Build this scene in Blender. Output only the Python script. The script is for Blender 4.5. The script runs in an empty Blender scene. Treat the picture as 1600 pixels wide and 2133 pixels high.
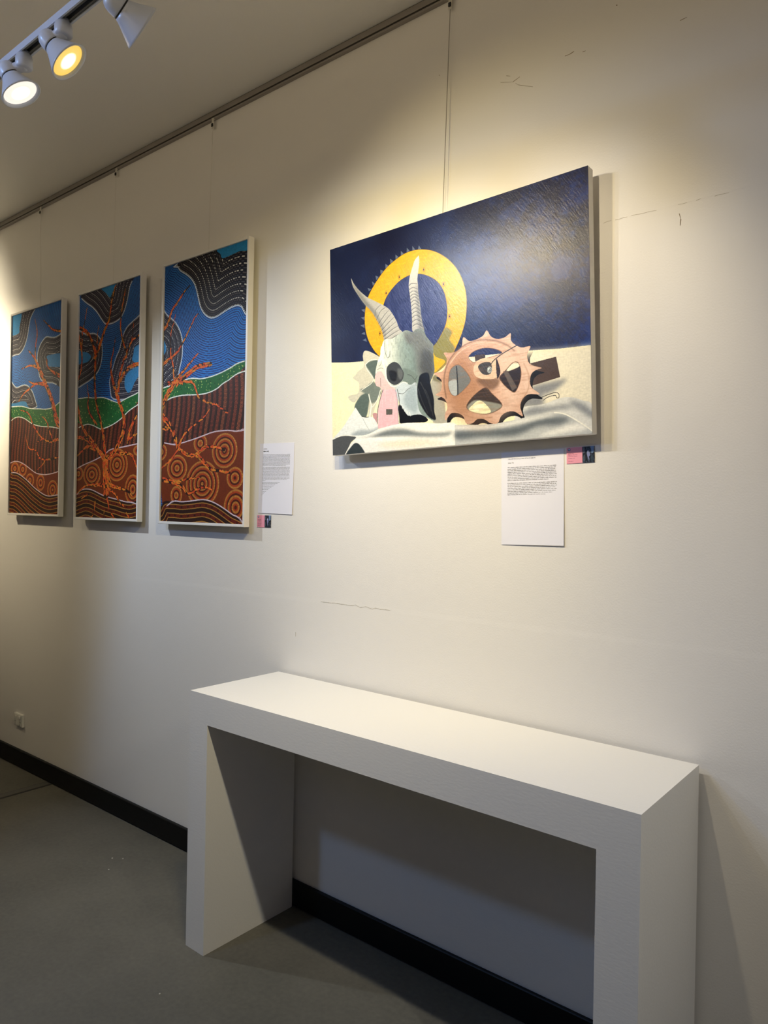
import bpy, bmesh, math, random
import numpy as np
from mathutils import Vector, Matrix

random.seed(7)
rng = np.random.default_rng(11)
S = bpy.context.scene
COL = S.collection

# ------------------------------------------------------------------ camera
cam_d = bpy.data.cameras.new('camera')
cam = bpy.data.objects.new('camera', cam_d)
COL.objects.link(cam)
_r = Vector((0.77608875, 0.63035166, 0.01852126)).normalized()
_f = Vector((-0.63045122, 0.77622865, -0.00058928)).normalized()
_u = _r.cross(_f).normalized()
_r = _f.cross(_u).normalized()
cam.matrix_world = Matrix(((_r.x, _u.x, -_f.x, 0.6149), (_r.y, _u.y, -_f.y, -2.0596), (_r.z, _u.z, -_f.z, 1.5745), (0, 0, 0, 1)))
cam_d.sensor_width = 36.0
cam_d.sensor_fit = 'AUTO'
cam_d.lens = 25.744
cam_d.clip_start = 0.02
S.camera = cam

# ------------------------------------------------------------------ sky outside the window
SKY_STRENGTH = 1.0
world = bpy.data.worlds.new('sky')
S.world = world
world.use_nodes = True
wn = world.node_tree
wn.nodes.clear()
_o = wn.nodes.new('ShaderNodeOutputWorld')
_b = wn.nodes.new('ShaderNodeBackground')
_t = wn.nodes.new('ShaderNodeTexCoord')
_s = wn.nodes.new('ShaderNodeSeparateXYZ')
_c = wn.nodes.new('ShaderNodeValToRGB')
_c.color_ramp.elements[0].position = 0.0
_c.color_ramp.elements[0].color = (1.62, 1.30, 0.86, 1)  # warm glow from below the horizon, added to brighten the ceiling
_c.color_ramp.elements[1].position = 1.0
_c.color_ramp.elements[1].color = (0.03, 0.07, 0.26, 1)
_e = _c.color_ramp.elements.new(0.03)
_e.color = (0.04, 0.09, 0.28, 1)
wn.links.new(_t.outputs['Generated'], _s.inputs[0])
wn.links.new(_s.outputs['Z'], _c.inputs[0])
wn.links.new(_c.outputs[0], _b.inputs[0])
wn.links.new(_b.outputs[0], _o.inputs[0])
_b.inputs[1].default_value = SKY_STRENGTH

# ------------------------------------------------------------------ colour management
S.view_settings.view_transform = 'Standard'
S.view_settings.look = 'None'
S.view_settings.gamma = 1.0
S.view_settings.use_curve_mapping = False
S.view_settings.exposure = -0.06
S.cycles.use_denoising = True
S.cycles.max_bounces = 10
S.cycles.diffuse_bounces = 6
S.cycles.sample_clamp_indirect = 6.0

# lamps of the room, all on the one track: elbow x, mouth (x, y, z), aim, colour, watts, half angle, blend, glow
TRACK_Y, TRACK_Z = -1.12, 2.841
COOL_W = 58
LAMPS = [
    # label, mouth, aim, colour, watts, cone deg, blend, lens glow (centre colour, rim colour, strength)
    ('white track spotlight nearest the left edge of the frame, shining white', (-1.485, -1.12, 2.724), (0.35, 0.36, -0.86), (.80, .85, 1.0), 18, 106, 0.9, 'white'),
    ('middle white track spotlight with a glowing yellow lens', (-1.257, -1.10, 2.739), (0.475, 0.548, -0.73), (.90, .92, 1.0), 26, 96, 0.8, 'yellow'),
    ('white track spotlight turned to the wall, back of its shade showing', (-0.950, -1.08, 2.715), (0.18, 0.85, -0.42), (1.0, .80, .40), 24, 98, 0.7, 'yellow'),
    ('white track spotlight above the skull itself, past the top of the frame', (-0.52, -1.10, 2.725), (-0.47, 0.68, -0.62), (1.0, .80, .34), 46, 92, 0.7, 'yellow'),
    ('white track spotlight above the painted gear, past the top of the frame', (-0.34, -1.10, 2.725), (-0.22, 0.73, -0.645), (1.0, .84, .57), 33, 94, 0.6, 'yellow'),
    ('white track spotlight in line with the middle framed panel, outside the frame', (-3.05, -1.10, 2.73), (0.60, 0.40, -0.70), (.84, .92, 1.0), 72, 90, 0.8, 'yellow'),
    ('last white track spotlight at the far left end of the track', (-5.0, -1.08, 2.74), (0.05, 0.95, -0.15), (1.0, .88, .64), 162, 92, 0.55, 'yellow'),
    ('second white track spotlight from the far left end of the track', (-4.75, -1.08, 2.74), (0.30, 0.80, -0.50), (1.0, .84, .56), 105, 80, 0.7, 'yellow'),
    ('unseen white track spotlight added to light the right end of the console table', (1.80, -1.12, 2.72), (-0.70, 0.05, -0.70), (1.0, .99, .90), 74, 66, 0.9, 'yellow'),  # added lamp, brightens the table's right end
]

# ------------------------------------------------------------------ helpers
def link(o, parent=None):
    COL.objects.link(o)
    if parent is not None:
        o.parent = parent
    return o


def obj(name, bm, mat, parent=None, smooth=False, loc=(0, 0, 0)):
    me = bpy.data.meshes.new(name)
    bmesh.ops.recalc_face_normals(bm, faces=bm.faces)
    if smooth:
        for f in bm.faces:
            f.smooth = True
    bm.to_mesh(me)
    bm.free()
    if mat is not None:
        me.materials.append(mat)
    o = bpy.data.objects.new(name, me)
    o.location = loc
    return link(o, parent)


def tag(o, label, cat, group=None):
    o['label'] = label
    o['category'] = cat
    if group:
        o['group'] = group
    return o


def thing(name, label, cat, loc=(0, 0, 0), rot=(0, 0, 0), group=None):
    o = bpy.data.objects.new(name, None)
    o.empty_display_size = 0.05
    o.location = loc
    o.rotation_euler = rot
    link(o)
    return tag(o, label, cat, group)


def struct(name, bm, mat, parent=None):
    o = obj(name, bm, mat, parent)
    if parent is None:
        o['kind'] = 'structure'
    return o


def box(bm, x0, x1, y0, y1, z0, z1, bevel=0.0, seg=2):
    r = bmesh.ops.create_cube(bm, size=1.0)
    vs = r['verts']
    for v in vs:
        v.co = Vector((x0 + (v.co.x + .5) * (x1 - x0), y0 + (v.co.y + .5) * (y1 - y0), z0 + (v.co.z + .5) * (z1 - z0)))
    if bevel > 0:
        es = list({e for v in vs for e in v.link_edges})
        bmesh.ops.bevel(bm, geom=es, offset=bevel, segments=seg, profile=0.5, affect='EDGES', clamp_overlap=True)
    return bm


def B(*a, **k):
    return box(bmesh.new(), *a, **k)


def frame_of(axis):
    a = Vector(axis).normalized()
    h = Vector((0, 0, 1)) if abs(a.z) < .9 else Vector((1, 0, 0))
    u = a.cross(h).normalized()
    return a, u, a.cross(u).normalized()


def lathe(bm, p0, axis, prof, n=40, cap0=True, cap1=True):
    """surface of revolution: prof = [(distance along axis, radius)...]"""
    a, u, w = frame_of(axis)
    p0 = Vector(p0)
    rings = []
    for t, r in prof:
        rings.append([bm.verts.new(p0 + a * t + (u * math.cos(2 * math.pi * i / n) + w * math.sin(2 * math.pi * i / n)) * r) for i in range(n)])
    for A, C in zip(rings, rings[1:]):
        for i in range(n):
            bm.faces.new((A[i], A[(i + 1) % n], C[(i + 1) % n], C[i]))
    if cap0:
        bm.faces.new(rings[0][::-1])
    if cap1:
        bm.faces.new(rings[-1])
    return bm


def tube(bm, p, q, r, n=10):
    d = Vector(q) - Vector(p)
    return lathe(bm, p, d, [(0, r), (d.length, r)], n)


# ------------------------------------------------------------------ materials
def new_mat(name):
    m = bpy.data.materials.new(name)
    m.use_nodes = True
    return m, m.node_tree.nodes, m.node_tree.links, m.node_tree.nodes['Principled BSDF']


def paint(name, col, rough=.5, bump=0.0, scale=200.0, spec=.5, var=0.0, metal=0.0, stretch=(1, 1, 1), dist=0.002):
    m, N, L, P = new_mat(name)
    P.inputs['Base Color'].default_value = (*col, 1)
    P.inputs['Roughness'].default_value = rough
    P.inputs['Specular IOR Level'].default_value = spec
    P.inputs['Metallic'].default_value = metal
    if bump or var:
        tc = N.new('ShaderNodeTexCoord')
        mp = N.new('ShaderNodeMapping')
        mp.inputs['Scale'].default_value = stretch
        L.new(tc.outputs['Object'], mp.inputs[0])
        if bump:
            nz = N.new('ShaderNodeTexNoise')
            nz.inputs['Scale'].default_value = scale
            nz.inputs['Detail'].default_value = 4
            L.new(mp.outputs[0], nz.inputs[0])
            bp = N.new('ShaderNodeBump')
            bp.inputs['Strength'].default_value = bump
            bp.inputs['Distance'].default_value = dist
            L.new(nz.outputs['Fac'], bp.inputs['Height'])
            L.new(bp.outputs[0], P.inputs['Normal'])
        if var:
            nz2 = N.new('ShaderNodeTexNoise')
            nz2.inputs['Scale'].default_value = 3.0
            nz2.inputs['Detail'].default_value = 6
            L.new(mp.outputs[0], nz2.inputs[0])
            cr = N.new('ShaderNodeValToRGB')
            cr.color_ramp.elements[0].position = .3
            cr.color_ramp.elements[1].position = .7
            cr.color_ramp.elements[0].color = (*[c * (1 - var) for c in col], 1)
            cr.color_ramp.elements[1].color = (*[min(1, c * (1 + var)) for c in col], 1)
            L.new(nz2.outputs['Fac'], cr.inputs[0])
            L.new(cr.outputs[0], P.inputs['Base Color'])
    return m


def wall_material():
    """white wall paint over plaster: roller stipple, a board joint at 1.22 m and one at 2.43 m, faint trowel waves"""
    m, N, L, P = new_mat('wall_paint')
    P.inputs['Base Color'].default_value = (.80, .775, .735, 1)
    P.inputs['Roughness'].default_value = .5
    P.inputs['Specular IOR Level'].default_value = .35
    tc = N.new('ShaderNodeTexCoord')
    sp = N.new('ShaderNodeSeparateXYZ')
    L.new(tc.outputs['Object'], sp.inputs[0])

    def noise(scale, detail=3):
        n = N.new('ShaderNodeTexNoise')
        n.inputs['Scale'].default_value = scale
        n.inputs['Detail'].default_value = detail
        L.new(tc.outputs['Object'], n.inputs[0])
        return n.outputs['Fac']

    def math_(op, a, b=None, c=None):
        n = N.new('ShaderNodeMath')
        n.operation = op
        for i, v in enumerate((a, b, c)):
            if v is None:
                continue
            if isinstance(v, (int, float)):
                n.inputs[i].default_value = v
            else:
                L.new(v, n.inputs[i])
        return n.outputs[0]

    def step(z0, width):          # soft ledge: paint below the joint stands a little proud
        n = N.new('ShaderNodeMapRange')
        n.interpolation_type = 'SMOOTHSTEP'
        n.inputs['From Min'].default_value = z0 - width
        n.inputs['From Max'].default_value = z0 + width
        n.inputs['To Min'].default_value = 1
        n.inputs['To Max'].default_value = 0
        wob = math_('MULTIPLY_ADD', noise(6.0), .012, sp.outputs['Z'])
        L.new(math_('SUBTRACT', wob, .006), n.inputs['Value'])
        return n.outputs[0]

    fine = math_('MULTIPLY', noise(190.0, 4), .00042)
    wave = math_('MULTIPLY', noise(9.0, 2), .0016)
    led = math_('MULTIPLY', step(1.221, .012), .0007)
    led2 = math_('MULTIPLY', step(2.431, .004), .0004)
    h = math_('ADD', math_('ADD', fine, wave), math_('ADD', led, led2))
    bp = N.new('ShaderNodeBump')
    bp.inputs['Strength'].default_value = .8
    bp.inputs['Distance'].default_value = 1.0
    L.new(h, bp.inputs['Height'])
    L.new(bp.outputs[0], P.inputs['Normal'])
    return m


def floor_material():
    m, N, L, P = new_mat('painted_concrete')
    P.inputs['Roughness'].default_value = .55
    P.inputs['Specular IOR Level'].default_value = .35
    tc = N.new('ShaderNodeTexCoord')
    n1 = N.new('ShaderNodeTexNoise')
    n1.inputs['Scale'].default_value = 2.2
    n1.inputs['Detail'].default_value = 8
    n1.inputs['Roughness'].default_value = .65
    n2 = N.new('ShaderNodeTexNoise')
    n2.inputs['Scale'].default_value = 60
    n2.inputs['Detail'].default_value = 6
    for n in (n1, n2):
        L.new(tc.outputs['Object'], n.inputs[0])
    cr = N.new('ShaderNodeValToRGB')
    cr.color_ramp.elements[0].position = .32
    cr.color_ramp.elements[0].color = (.090, .086, .070, 1)
    cr.color_ramp.elements[1].position = .66
    cr.color_ramp.elements[1].color = (.146, .137, .110, 1)
    mx = N.new('ShaderNodeMath')
    mx.operation = 'MULTIPLY_ADD'
    mx.inputs[1].default_value = .35
    L.new(n2.outputs['Fac'], mx.inputs[0])
    m2 = N.new('ShaderNodeMath')
    m2.operation = 'MULTIPLY'
    m2.inputs[1].default_value = .65
    L.new(n1.outputs['Fac'], m2.inputs[0])
    L.new(m2.outputs[0], mx.inputs[2])
    L.new(mx.outputs[0], cr.inputs[0])
    L.new(cr.outputs[0], P.inputs['Base Color'])
    bp = N.new('ShaderNodeBump')
    bp.inputs['Strength'].default_value = .25
    bp.inputs['Distance'].default_value = .002
    L.new(n2.outputs['Fac'], bp.inputs['Height'])
    L.new(bp.outputs[0], P.inputs['Normal'])
    return m


def glow_material(name, centre, rim, strength, radius):
    """lamp lens: a bright middle falling to the colour of the reflector ring"""
    m, N, L, P = new_mat(name)
    tc = N.new('ShaderNodeTexCoord')
    ln = N.new('ShaderNodeVectorMath')
    ln.operation = 'LENGTH'
    L.new(tc.outputs['Object'], ln.inputs[0])
    mr = N.new('ShaderNodeMapRange')
    mr.inputs['From Max'].default_value = radius
    L.new(ln.outputs['Value'], mr.inputs['Value'])
    cr = N.new('ShaderNodeValToRGB')
    cr.color_ramp.elements[0].position = .34
    cr.color_ramp.elements[0].color = (*centre, 1)
    cr.color_ramp.elements[1].position = .66
    cr.color_ramp.elements[1].color = (*rim, 1)
    L.new(mr.outputs[0], cr.inputs[0])
    L.new(cr.outputs[0], P.inputs['Emission Color'])
    P.inputs['Emission Strength'].default_value = strength
    P.inputs['Base Color'].default_value = (.6, .6, .6, 1)
    P.inputs['Roughness'].default_value = .2
    return m


M_WALL = wall_material()
M_WALL_DK = paint('wall_paint_grey', (.16, .15, .14), .6, .15, 150, .3)  # unseen front wall, made dark to cut the bounce light
M_FLOOR = floor_material()
M_CEIL = paint('ceiling_paint', (.86, .84, .80), .6, .15, 150, .3)
M_BASE = paint('black_gloss_paint', (.006, .006, .006), .45, .25, 30, .22, stretch=(.15, 1, 1), var=.25)
M_PLINTH = paint('plinth_white_paint', (.80, .78, .74), .5, .24, 150, .4, stretch=(.35, 1, 1), dist=.0012)
M_FRAME = paint('frame_white_paint', (.80, .78, .75), .45, .15, 90, .45)
M_CANVAS = paint('primed_canvas', (.86, .85, .82), .7, .4, 700, .3, dist=.0006)
M_RAIL = paint('rail_aluminium', (.32, .29, .26), .45, 0, 1, .5, metal=.35)
M_BLACK = paint('black_plastic', (.01, .01, .01), .5)
M_SLOT = paint('dark_slot', (.02, .018, .016), .6)
M_LAMP = paint('lamp_enamel_bluelit', (.62, .67, .78), .32, 0, 1, .5)  # white enamel, with some of the blue light on it put into the colour
M_TRACK = paint('track_enamel_bluelit', (.56, .62, .74), .35, 0, 1, .5)  # white track, tinted to carry part of the blue light falling on it
M_TRACK_DK = paint('track_conductor', (.10, .10, .09), .4)
M_PLASTIC = paint('socket_plastic', (.72, .71, .66), .35)
M_NYLON = paint('nylon_line', (.20, .18, .15), .3)
M_CLEAR = paint('hook_plastic', (.60, .57, .50), .35)
M_PAPER = paint('paper_white', (.80, .80, .89), .65, .1, 60, .3)
M_INK = paint('ink_grey', (.10, .10, .11), .7)
M_INKL = paint('ink_body', (.24, .24, .26), .7)
M_INKB = paint('ink_black', (.03, .03, .035), .7)
M_INKP = paint('ink_plum', (.20, .05, .12), .7)
M_STRIP = paint('floor_strip', (.07, .068, .058), .5)
M_SCUFF = paint('scuff_brown', (.27, .21, .14), .8)
M_CRACK = paint('crack_shadowed_plaster', (.50, .46, .38), .8)
M_ALU = paint('window_aluminium', (.5, .5, .5), .4, metal=.6)
G_WHITE = glow_material('lens_white', (5.0, 4.9, 4.7), (.98, .88, .76), 1.0, .041)
G_YELLOW = glow_material('lens_yellow', (4.0, 3.4, 2.2), (.92, .56, .05), 1.0, .041)

# ------------------------------------------------------------------ large structure: the gallery room
X0, X1, YF, ZC = -6.2, 4.5, -2.9, 3.3606
struct('floor', B(X0, X1, YF - .2, .15, -.12, 0), M_FLOOR)
struct('ceiling', B(X0, X1, YF - .2, .15, ZC, ZC + .12), M_CEIL)
struct('wall_back', B(X0, X1, 0, .15, 0, ZC), M_WALL)
struct('wall_left', B(X0 - .15, X0, YF - .2, .15, 0, ZC), M_WALL)
RY0, RY1, RZ0, RZ1 = -2.5, -.5, .35, 2.75
bm = bmesh.new()
box(bm, X1, X1 + .15, YF - .2, .15, 0, RZ0)
box(bm, X1, X1 + .15, YF - .2, .15, RZ1, ZC)
box(bm, X1, X1 + .15, YF - .2, RY0, RZ0, RZ1)
box(bm, X1, X1 + .15, RY1, .15, RZ0, RZ1)
struct('wall_right', bm, M_WALL)
bm = bmesh.new()
for a in (RY0, (RY0 + RY1) / 2 - .025, RY1 - .05):
    box(bm, X1 + .05, X1 + .11, a, a + .05, RZ0, RZ1)
for a in (RZ0, RZ1 - .05):
    for c in (RY0 + .05, (RY0 + RY1) / 2 + .025):
        box(bm, X1 + .05, X1 + .11, c, c + (RY1 - RY0) / 2 - .075, a, a + .05)
win2 = struct('window_2', bm, M_ALU)
WX0, WX1, WZ0, WZ1 = -3.6, 1.6, 2.15, 3.08
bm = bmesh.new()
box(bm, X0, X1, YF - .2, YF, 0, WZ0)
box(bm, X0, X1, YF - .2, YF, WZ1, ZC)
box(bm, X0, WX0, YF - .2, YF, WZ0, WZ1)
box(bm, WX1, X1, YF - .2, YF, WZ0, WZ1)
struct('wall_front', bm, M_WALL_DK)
bm = bmesh.new()
for a in (WX0, WX1 - .05):
    box(bm, a, a + .05, YF - .12, YF - .06, WZ0, WZ1)
for a in (WZ0, WZ1 - .05):
    box(bm, WX0 + .05, WX1 - .05, YF - .12, YF - .06, a, a + .05)
for i in range(1, 4):
    xm = WX0 + (WX1 - WX0) * i / 4
    box(bm, xm - .025, xm + .025, YF - .12, YF - .06, WZ0 + .05, WZ1 - .05)
win = struct('window_1', bm, M_ALU)
mg, N, L, P = new_mat('window_glass')
N.remove(P)
_tr = N.new('ShaderNodeBsdfTransparent')
_gl = N.new('ShaderNodeBsdfGlossy')
_gl.inputs['Roughness'].default_value = .02
_mx = N.new('ShaderNodeMixShader')
_mx.inputs[0].default_value = .07
L.new(_tr.outputs[0], _mx.inputs[1])
L.new(_gl.outputs[0], _mx.inputs[2])
L.new(_mx.outputs[0], N['Material Output'].inputs['Surface'])
for i in range(4):
    a = WX0 + (WX1 - WX0) * i / 4 + .03
    c = WX0 + (WX1 - WX0) * (i + 1) / 4 - .03
    obj('pane', B(a, c, YF - .094, YF - .088, WZ0 + .04, WZ1 - .04), mg, win)
for c in (RY0 + .03, (RY0 + RY1) / 2 + .005):
    obj('pane', B(X1 + .076, X1 + .082, c, c + (RY1 - RY0) / 2 - .035, RZ0 + .03, RZ1 - .03), mg, win2)
pd = bpy.data.lights.new('window_daylight', 'AREA')      # portal: only guides sampling of the sky
pd.shape = 'RECTANGLE'
pd.size, pd.size_y = WX1 - WX0, WZ1 - WZ0
pd.cycles.is_portal = True
po = link(bpy.data.objects.new('window_daylight', pd))
po.location = ((WX0 + WX1) / 2, YF - .21, (WZ0 + WZ1) / 2)
po.rotation_euler = (math.radians(90), 0, 0)
pd2 = bpy.data.lights.new('window_daylight', 'AREA')
pd2.shape = 'RECTANGLE'
pd2.size, pd2.size_y = RZ1 - RZ0, RY1 - RY0
pd2.cycles.is_portal = True
po2 = link(bpy.data.objects.new('window_daylight', pd2))
po2.location = (X1 + .16, (RY0 + RY1) / 2, (RZ0 + RZ1) / 2)
po2.rotation_euler = (0, math.radians(90), 0)

HB, TB = .105, .016
bm = bmesh.new()
box(bm, X0, X1, -TB, 0, .004, HB, .003, 1)
struct('baseboard_back', bm, M_BASE)
struct('baseboard_left', B(X0, X0 + TB, YF, -TB, .004, HB), M_BASE)
struct('baseboard_right', B(X1 - TB, X1, YF, -TB, .004, HB), M_BASE)
# floor joint strip crossing the room by the socket: a metal strip between two dark gaps
bm = bmesh.new()
box(bm, -3.478, -3.430, YF, -TB, 0, .0035, .001, 1)
strip = struct('trim_1', bm, M_STRIP)
obj('gap', B(-3.487, -3.478, YF, -TB, 0, .0012), M_BLACK, strip)
obj('gap', B(-3.430, -3.421, YF, -TB, 0, .0012), M_BLACK, strip)

# ------------------------------------------------------------------ picture painting on numpy arrays (flat art, in millimetres)
def lin(h):
    return np.array([int(h[i:i + 2], 16) / 255 for i in (0, 2, 4)], np.float32)


def smooth_pts(pts, closed, k=5):
    p = np.array(pts, float)
    n = len(p)
    if n < 3:
        return p
    out = []
    rngi = range(n) if closed else range(n - 1)
    for i in rngi:
        if closed:
            a, b, c, d = p[(i - 1) % n], p[i], p[(i + 1) % n], p[(i + 2) % n]
        else:
            a, b, c, d = p[max(i - 1, 0)], p[i], p[i + 1], p[min(i + 2, n - 1)]
        for j in range(k):
            t = j / k
            out.append(.5 * (2 * b + (c - a) * t + (2 * a - 5 * b + 4 * c - d) * t * t + (3 * b - a - 3 * c + d) * t ** 3))
    if not closed:
        out.append(p[-1])
    return np.array(out)


def vnoise(h, w, cy, cx, seed=0):
    """smooth value noise with cells of cy by cx pixels"""
    r = np.random.default_rng(seed)
    gh, gw = int(h / cy) + 3, int(w / cx) + 3
    g = r.random((gh, gw)).astype(np.float32)
    y = np.arange(h) / cy
    x = np.arange(w) / cx
    yi, xi = y.astype(int), x.astype(int)
    fy, fx = (y - yi), (x - xi)
    fy, fx = (fy * fy * (3 - 2 * fy))[:, None], (fx * fx * (3 - 2 * fx))[None]
    a = g[yi][:, xi] * (1 - fx) + g[yi][:, xi + 1] * fx
    b = g[yi + 1][:, xi] * (1 - fx) + g[yi + 1][:, xi + 1] * fx
    return (a * (1 - fy) + b * fy).astype(np.float32)


def boxblur(m, r):
    r = int(r)
    if r < 1:
        return m
    for ax in (0, 1):
        for _ in range(2):
            pad = [(0, 0), (0, 0)]
            pad[ax] = (r + 1, r)
            c = np.cumsum(np.pad(m, pad, mode='edge'), axis=ax)
            m = (c[2 * r + 1:] - c[:-2 * r - 1]) / (2 * r + 1) if ax == 0 else (c[:, 2 * r + 1:] - c[:, :-2 * r - 1]) / (2 * r + 1)
    return m.astype(np.float32)


class Pic:
    def __init__(s, w, h, res, col):
        s.res = res
        s.W, s.H = int(w * res), int(h * res)
        s.a = np.empty((s.H, s.W, 3), np.float32)
        s.a[:] = lin(col)
        s.X = (np.arange(s.W) + .5).astype(np.float32)
        s.Y = (np.arange(s.H) + .5).astype(np.float32)

    def mask(s, pts, curve=True):
        p = (smooth_pts(pts, True) if curve else np.array(pts, float)) * s.res
        m = np.zeros((s.H, s.W), bool)
        q = np.roll(p, -1, 0)
        for (x0, y0), (x1, y1) in zip(p, q):
            if y0 == y1:
                continue
            ya, yb = (y0, y1) if y0 < y1 else (y1, y0)
            i0, i1 = max(0, int(math.ceil(ya - .5))), min(s.H, int(math.ceil(yb - .5)))
            if i1 <= i0:
                continue
            xi = x0 + (s.Y[i0:i1] - y0) * (x1 - x0) / (y1 - y0)
            m[i0:i1] ^= s.X[None] < xi[:, None]
        return m

    def put(s, m, col, alpha=1.0):
        c = lin(col) if isinstance(col, str) else col
        if m.dtype == bool and alpha == 1.0:
            s.a[m] = c if c.ndim == 1 else c[m]
            return
        k = (m.astype(np.float32) * alpha)[..., None]
        s.a[:] = s.a * (1 - k) + c * k

    def fill(s, pts, col, alpha=1.0, soft=0, curve=True, clip=None):
        m = s.mask(pts, curve)
        if soft:
            m = boxblur(m.astype(np.float32), soft * s.res)
        if clip is not None:
            m = m * clip
        s.put(m, col, alpha)

    def grad(s, pts, c0, c1, p0, p1, curve=True, soft=0):
        m = s.mask(pts, curve)
        d = np.array(p1, float) - p0
        t = ((s.X[None] / s.res - p0[0]) * d[0] + (s.Y[:, None] / s.res - p0[1]) * d[1]) / (d @ d)
        t = np.clip(t, 0, 1)[..., None].astype(np.float32)
        c = lin(c0) * (1 - t) + lin(c1) * t
        if soft:
            m = boxblur(m.astype(np.float32), soft * s.res)
        s.put(m, c)

    def stroke(s, pts, w0, w1, col, alpha=1.0, curve=True, soft=0):
        p = (smooth_pts(pts, False) if curve else np.array(pts, float)) * s.res
        n = len(p) - 1
        m = np.zeros((s.H, s.W), bool)
        for i in range(n):
            ra = (w0 + (w1 - w0) * i / n) * s.res / 2
            rb = (w0 + (w1 - w0) * (i + 1) / n) * s.res / 2
            R = max(ra, rb, .6) + 1
            x0, x1 = int(max(0, min(p[i, 0], p[i + 1, 0]) - R)), int(min(s.W, max(p[i, 0], p[i + 1, 0]) + R + 1))
            y0, y1 = int(max(0, min(p[i, 1], p[i + 1, 1]) - R)), int(min(s.H, max(p[i, 1], p[i + 1, 1]) + R + 1))
            if x1 <= x0 or y1 <= y0:
                continue
            d = p[i + 1] - p[i]
            X, Y = s.X[None, x0:x1] - p[i, 0], s.Y[y0:y1, None] - p[i, 1]
            t = np.clip((X * d[0] + Y * d[1]) / max(d @ d, 1e-9), 0, 1)
            m[y0:y1, x0:x1] |= (X - t * d[0]) ** 2 + (Y - t * d[1]) ** 2 < np.maximum(ra + (rb - ra) * t, .55) ** 2
        if soft:
            m = boxblur(m.astype(np.float32), soft * s.res)
        s.put(m, col, alpha)
        return m

    def along(s, m, pts, curve=True):
        """for the pixels of m: distance to the line and position along it, in mm"""
        p = (smooth_pts(pts, False, 3) if curve else np.array(pts, float)).astype(np.float32)
        yy, xx = np.nonzero(m)
        X, Y = (xx + .5).astype(np.float32) / s.res, (yy + .5).astype(np.float32) / s.res
        D = np.full(len(X), 1e9, np.float32)
        T = np.zeros(len(X), np.float32)
        L0 = 0.0
        for a, b in zip(p, p[1:]):
            d = b - a
            l = float(np.hypot(*d))
            if l < 1e-4:
                continue
            t = np.clip(((X - a[0]) * d[0] + (Y - a[1]) * d[1]) / (l * l), 0, 1)
            q = (X - a[0] - t * d[0]) ** 2 + (Y - a[1] - t * d[1]) ** 2
            k = q < D
            D[k] = q[k]
            T[k] = L0 + t[k] * l
            L0 += l
        return yy, xx, np.sqrt(D), T

    def dotrows(s, m, pts, period, pitch, size, cols, aspect=1.0):
        """rows of paint dots that follow a line; cols repeats row by row, None leaves the ground"""
        yy, xx, D, T = s.along(m, pts)
        row = np.floor(D / period).astype(int)
        r = (D / period - row - .5) * period
        u = T / pitch + .5 * (row % 2)
        a = (u - np.floor(u) - .5) * pitch
        dot = (r / (size * .5)) ** 2 + (a / (size * .5 * aspect)) ** 2 < 1
        for i, c in enumerate(cols):
            if c is None:
                continue
            k = dot & (row % len(cols) == i)
            s.a[yy[k], xx[k]] = lin(c)

    def edge_dots(s, pts, size, pitch, col):
        p = smooth_pts(pts, False, 8)
        acc = 0.0
        for a, b in zip(p, p[1:]):
            l = float(np.hypot(*(b - a)))
            while acc < l:
                s.disc(a + (b - a) * acc / max(l, 1e-6), size / 2, col)
                acc += pitch
            acc -= l

    def disc(s, c, r, col, ry=None, hollow=0):
        ry = ry or r
        x0, x1 = int(max(0, (c[0] - r) * s.res - 1)), int(min(s.W, (c[0] + r) * s.res + 2))
        y0, y1 = int(max(0, (c[1] - ry) * s.res - 1)), int(min(s.H, (c[1] + ry) * s.res + 2))
        if x1 <= x0 or y1 <= y0:
            return
        q = ((s.X[None, x0:x1] / s.res - c[0]) / r) ** 2 + ((s.Y[y0:y1, None] / s.res - c[1]) / ry) ** 2
        k = q < 1
        if hollow:
            k &= q > (1 - hollow / r) ** 2
        s.a[y0:y1, x0:x1][k] = lin(col)

    def image(s, name):
        im = bpy.data.images.new(name, s.W, s.H)
        px = np.ones((s.H, s.W, 4), np.float32)
        px[..., :3] = np.clip(s.a[::-1], 0, 1)
        im.pixels.foreach_set(px.ravel())
        im.update()
        im.pack()
        return im


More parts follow.
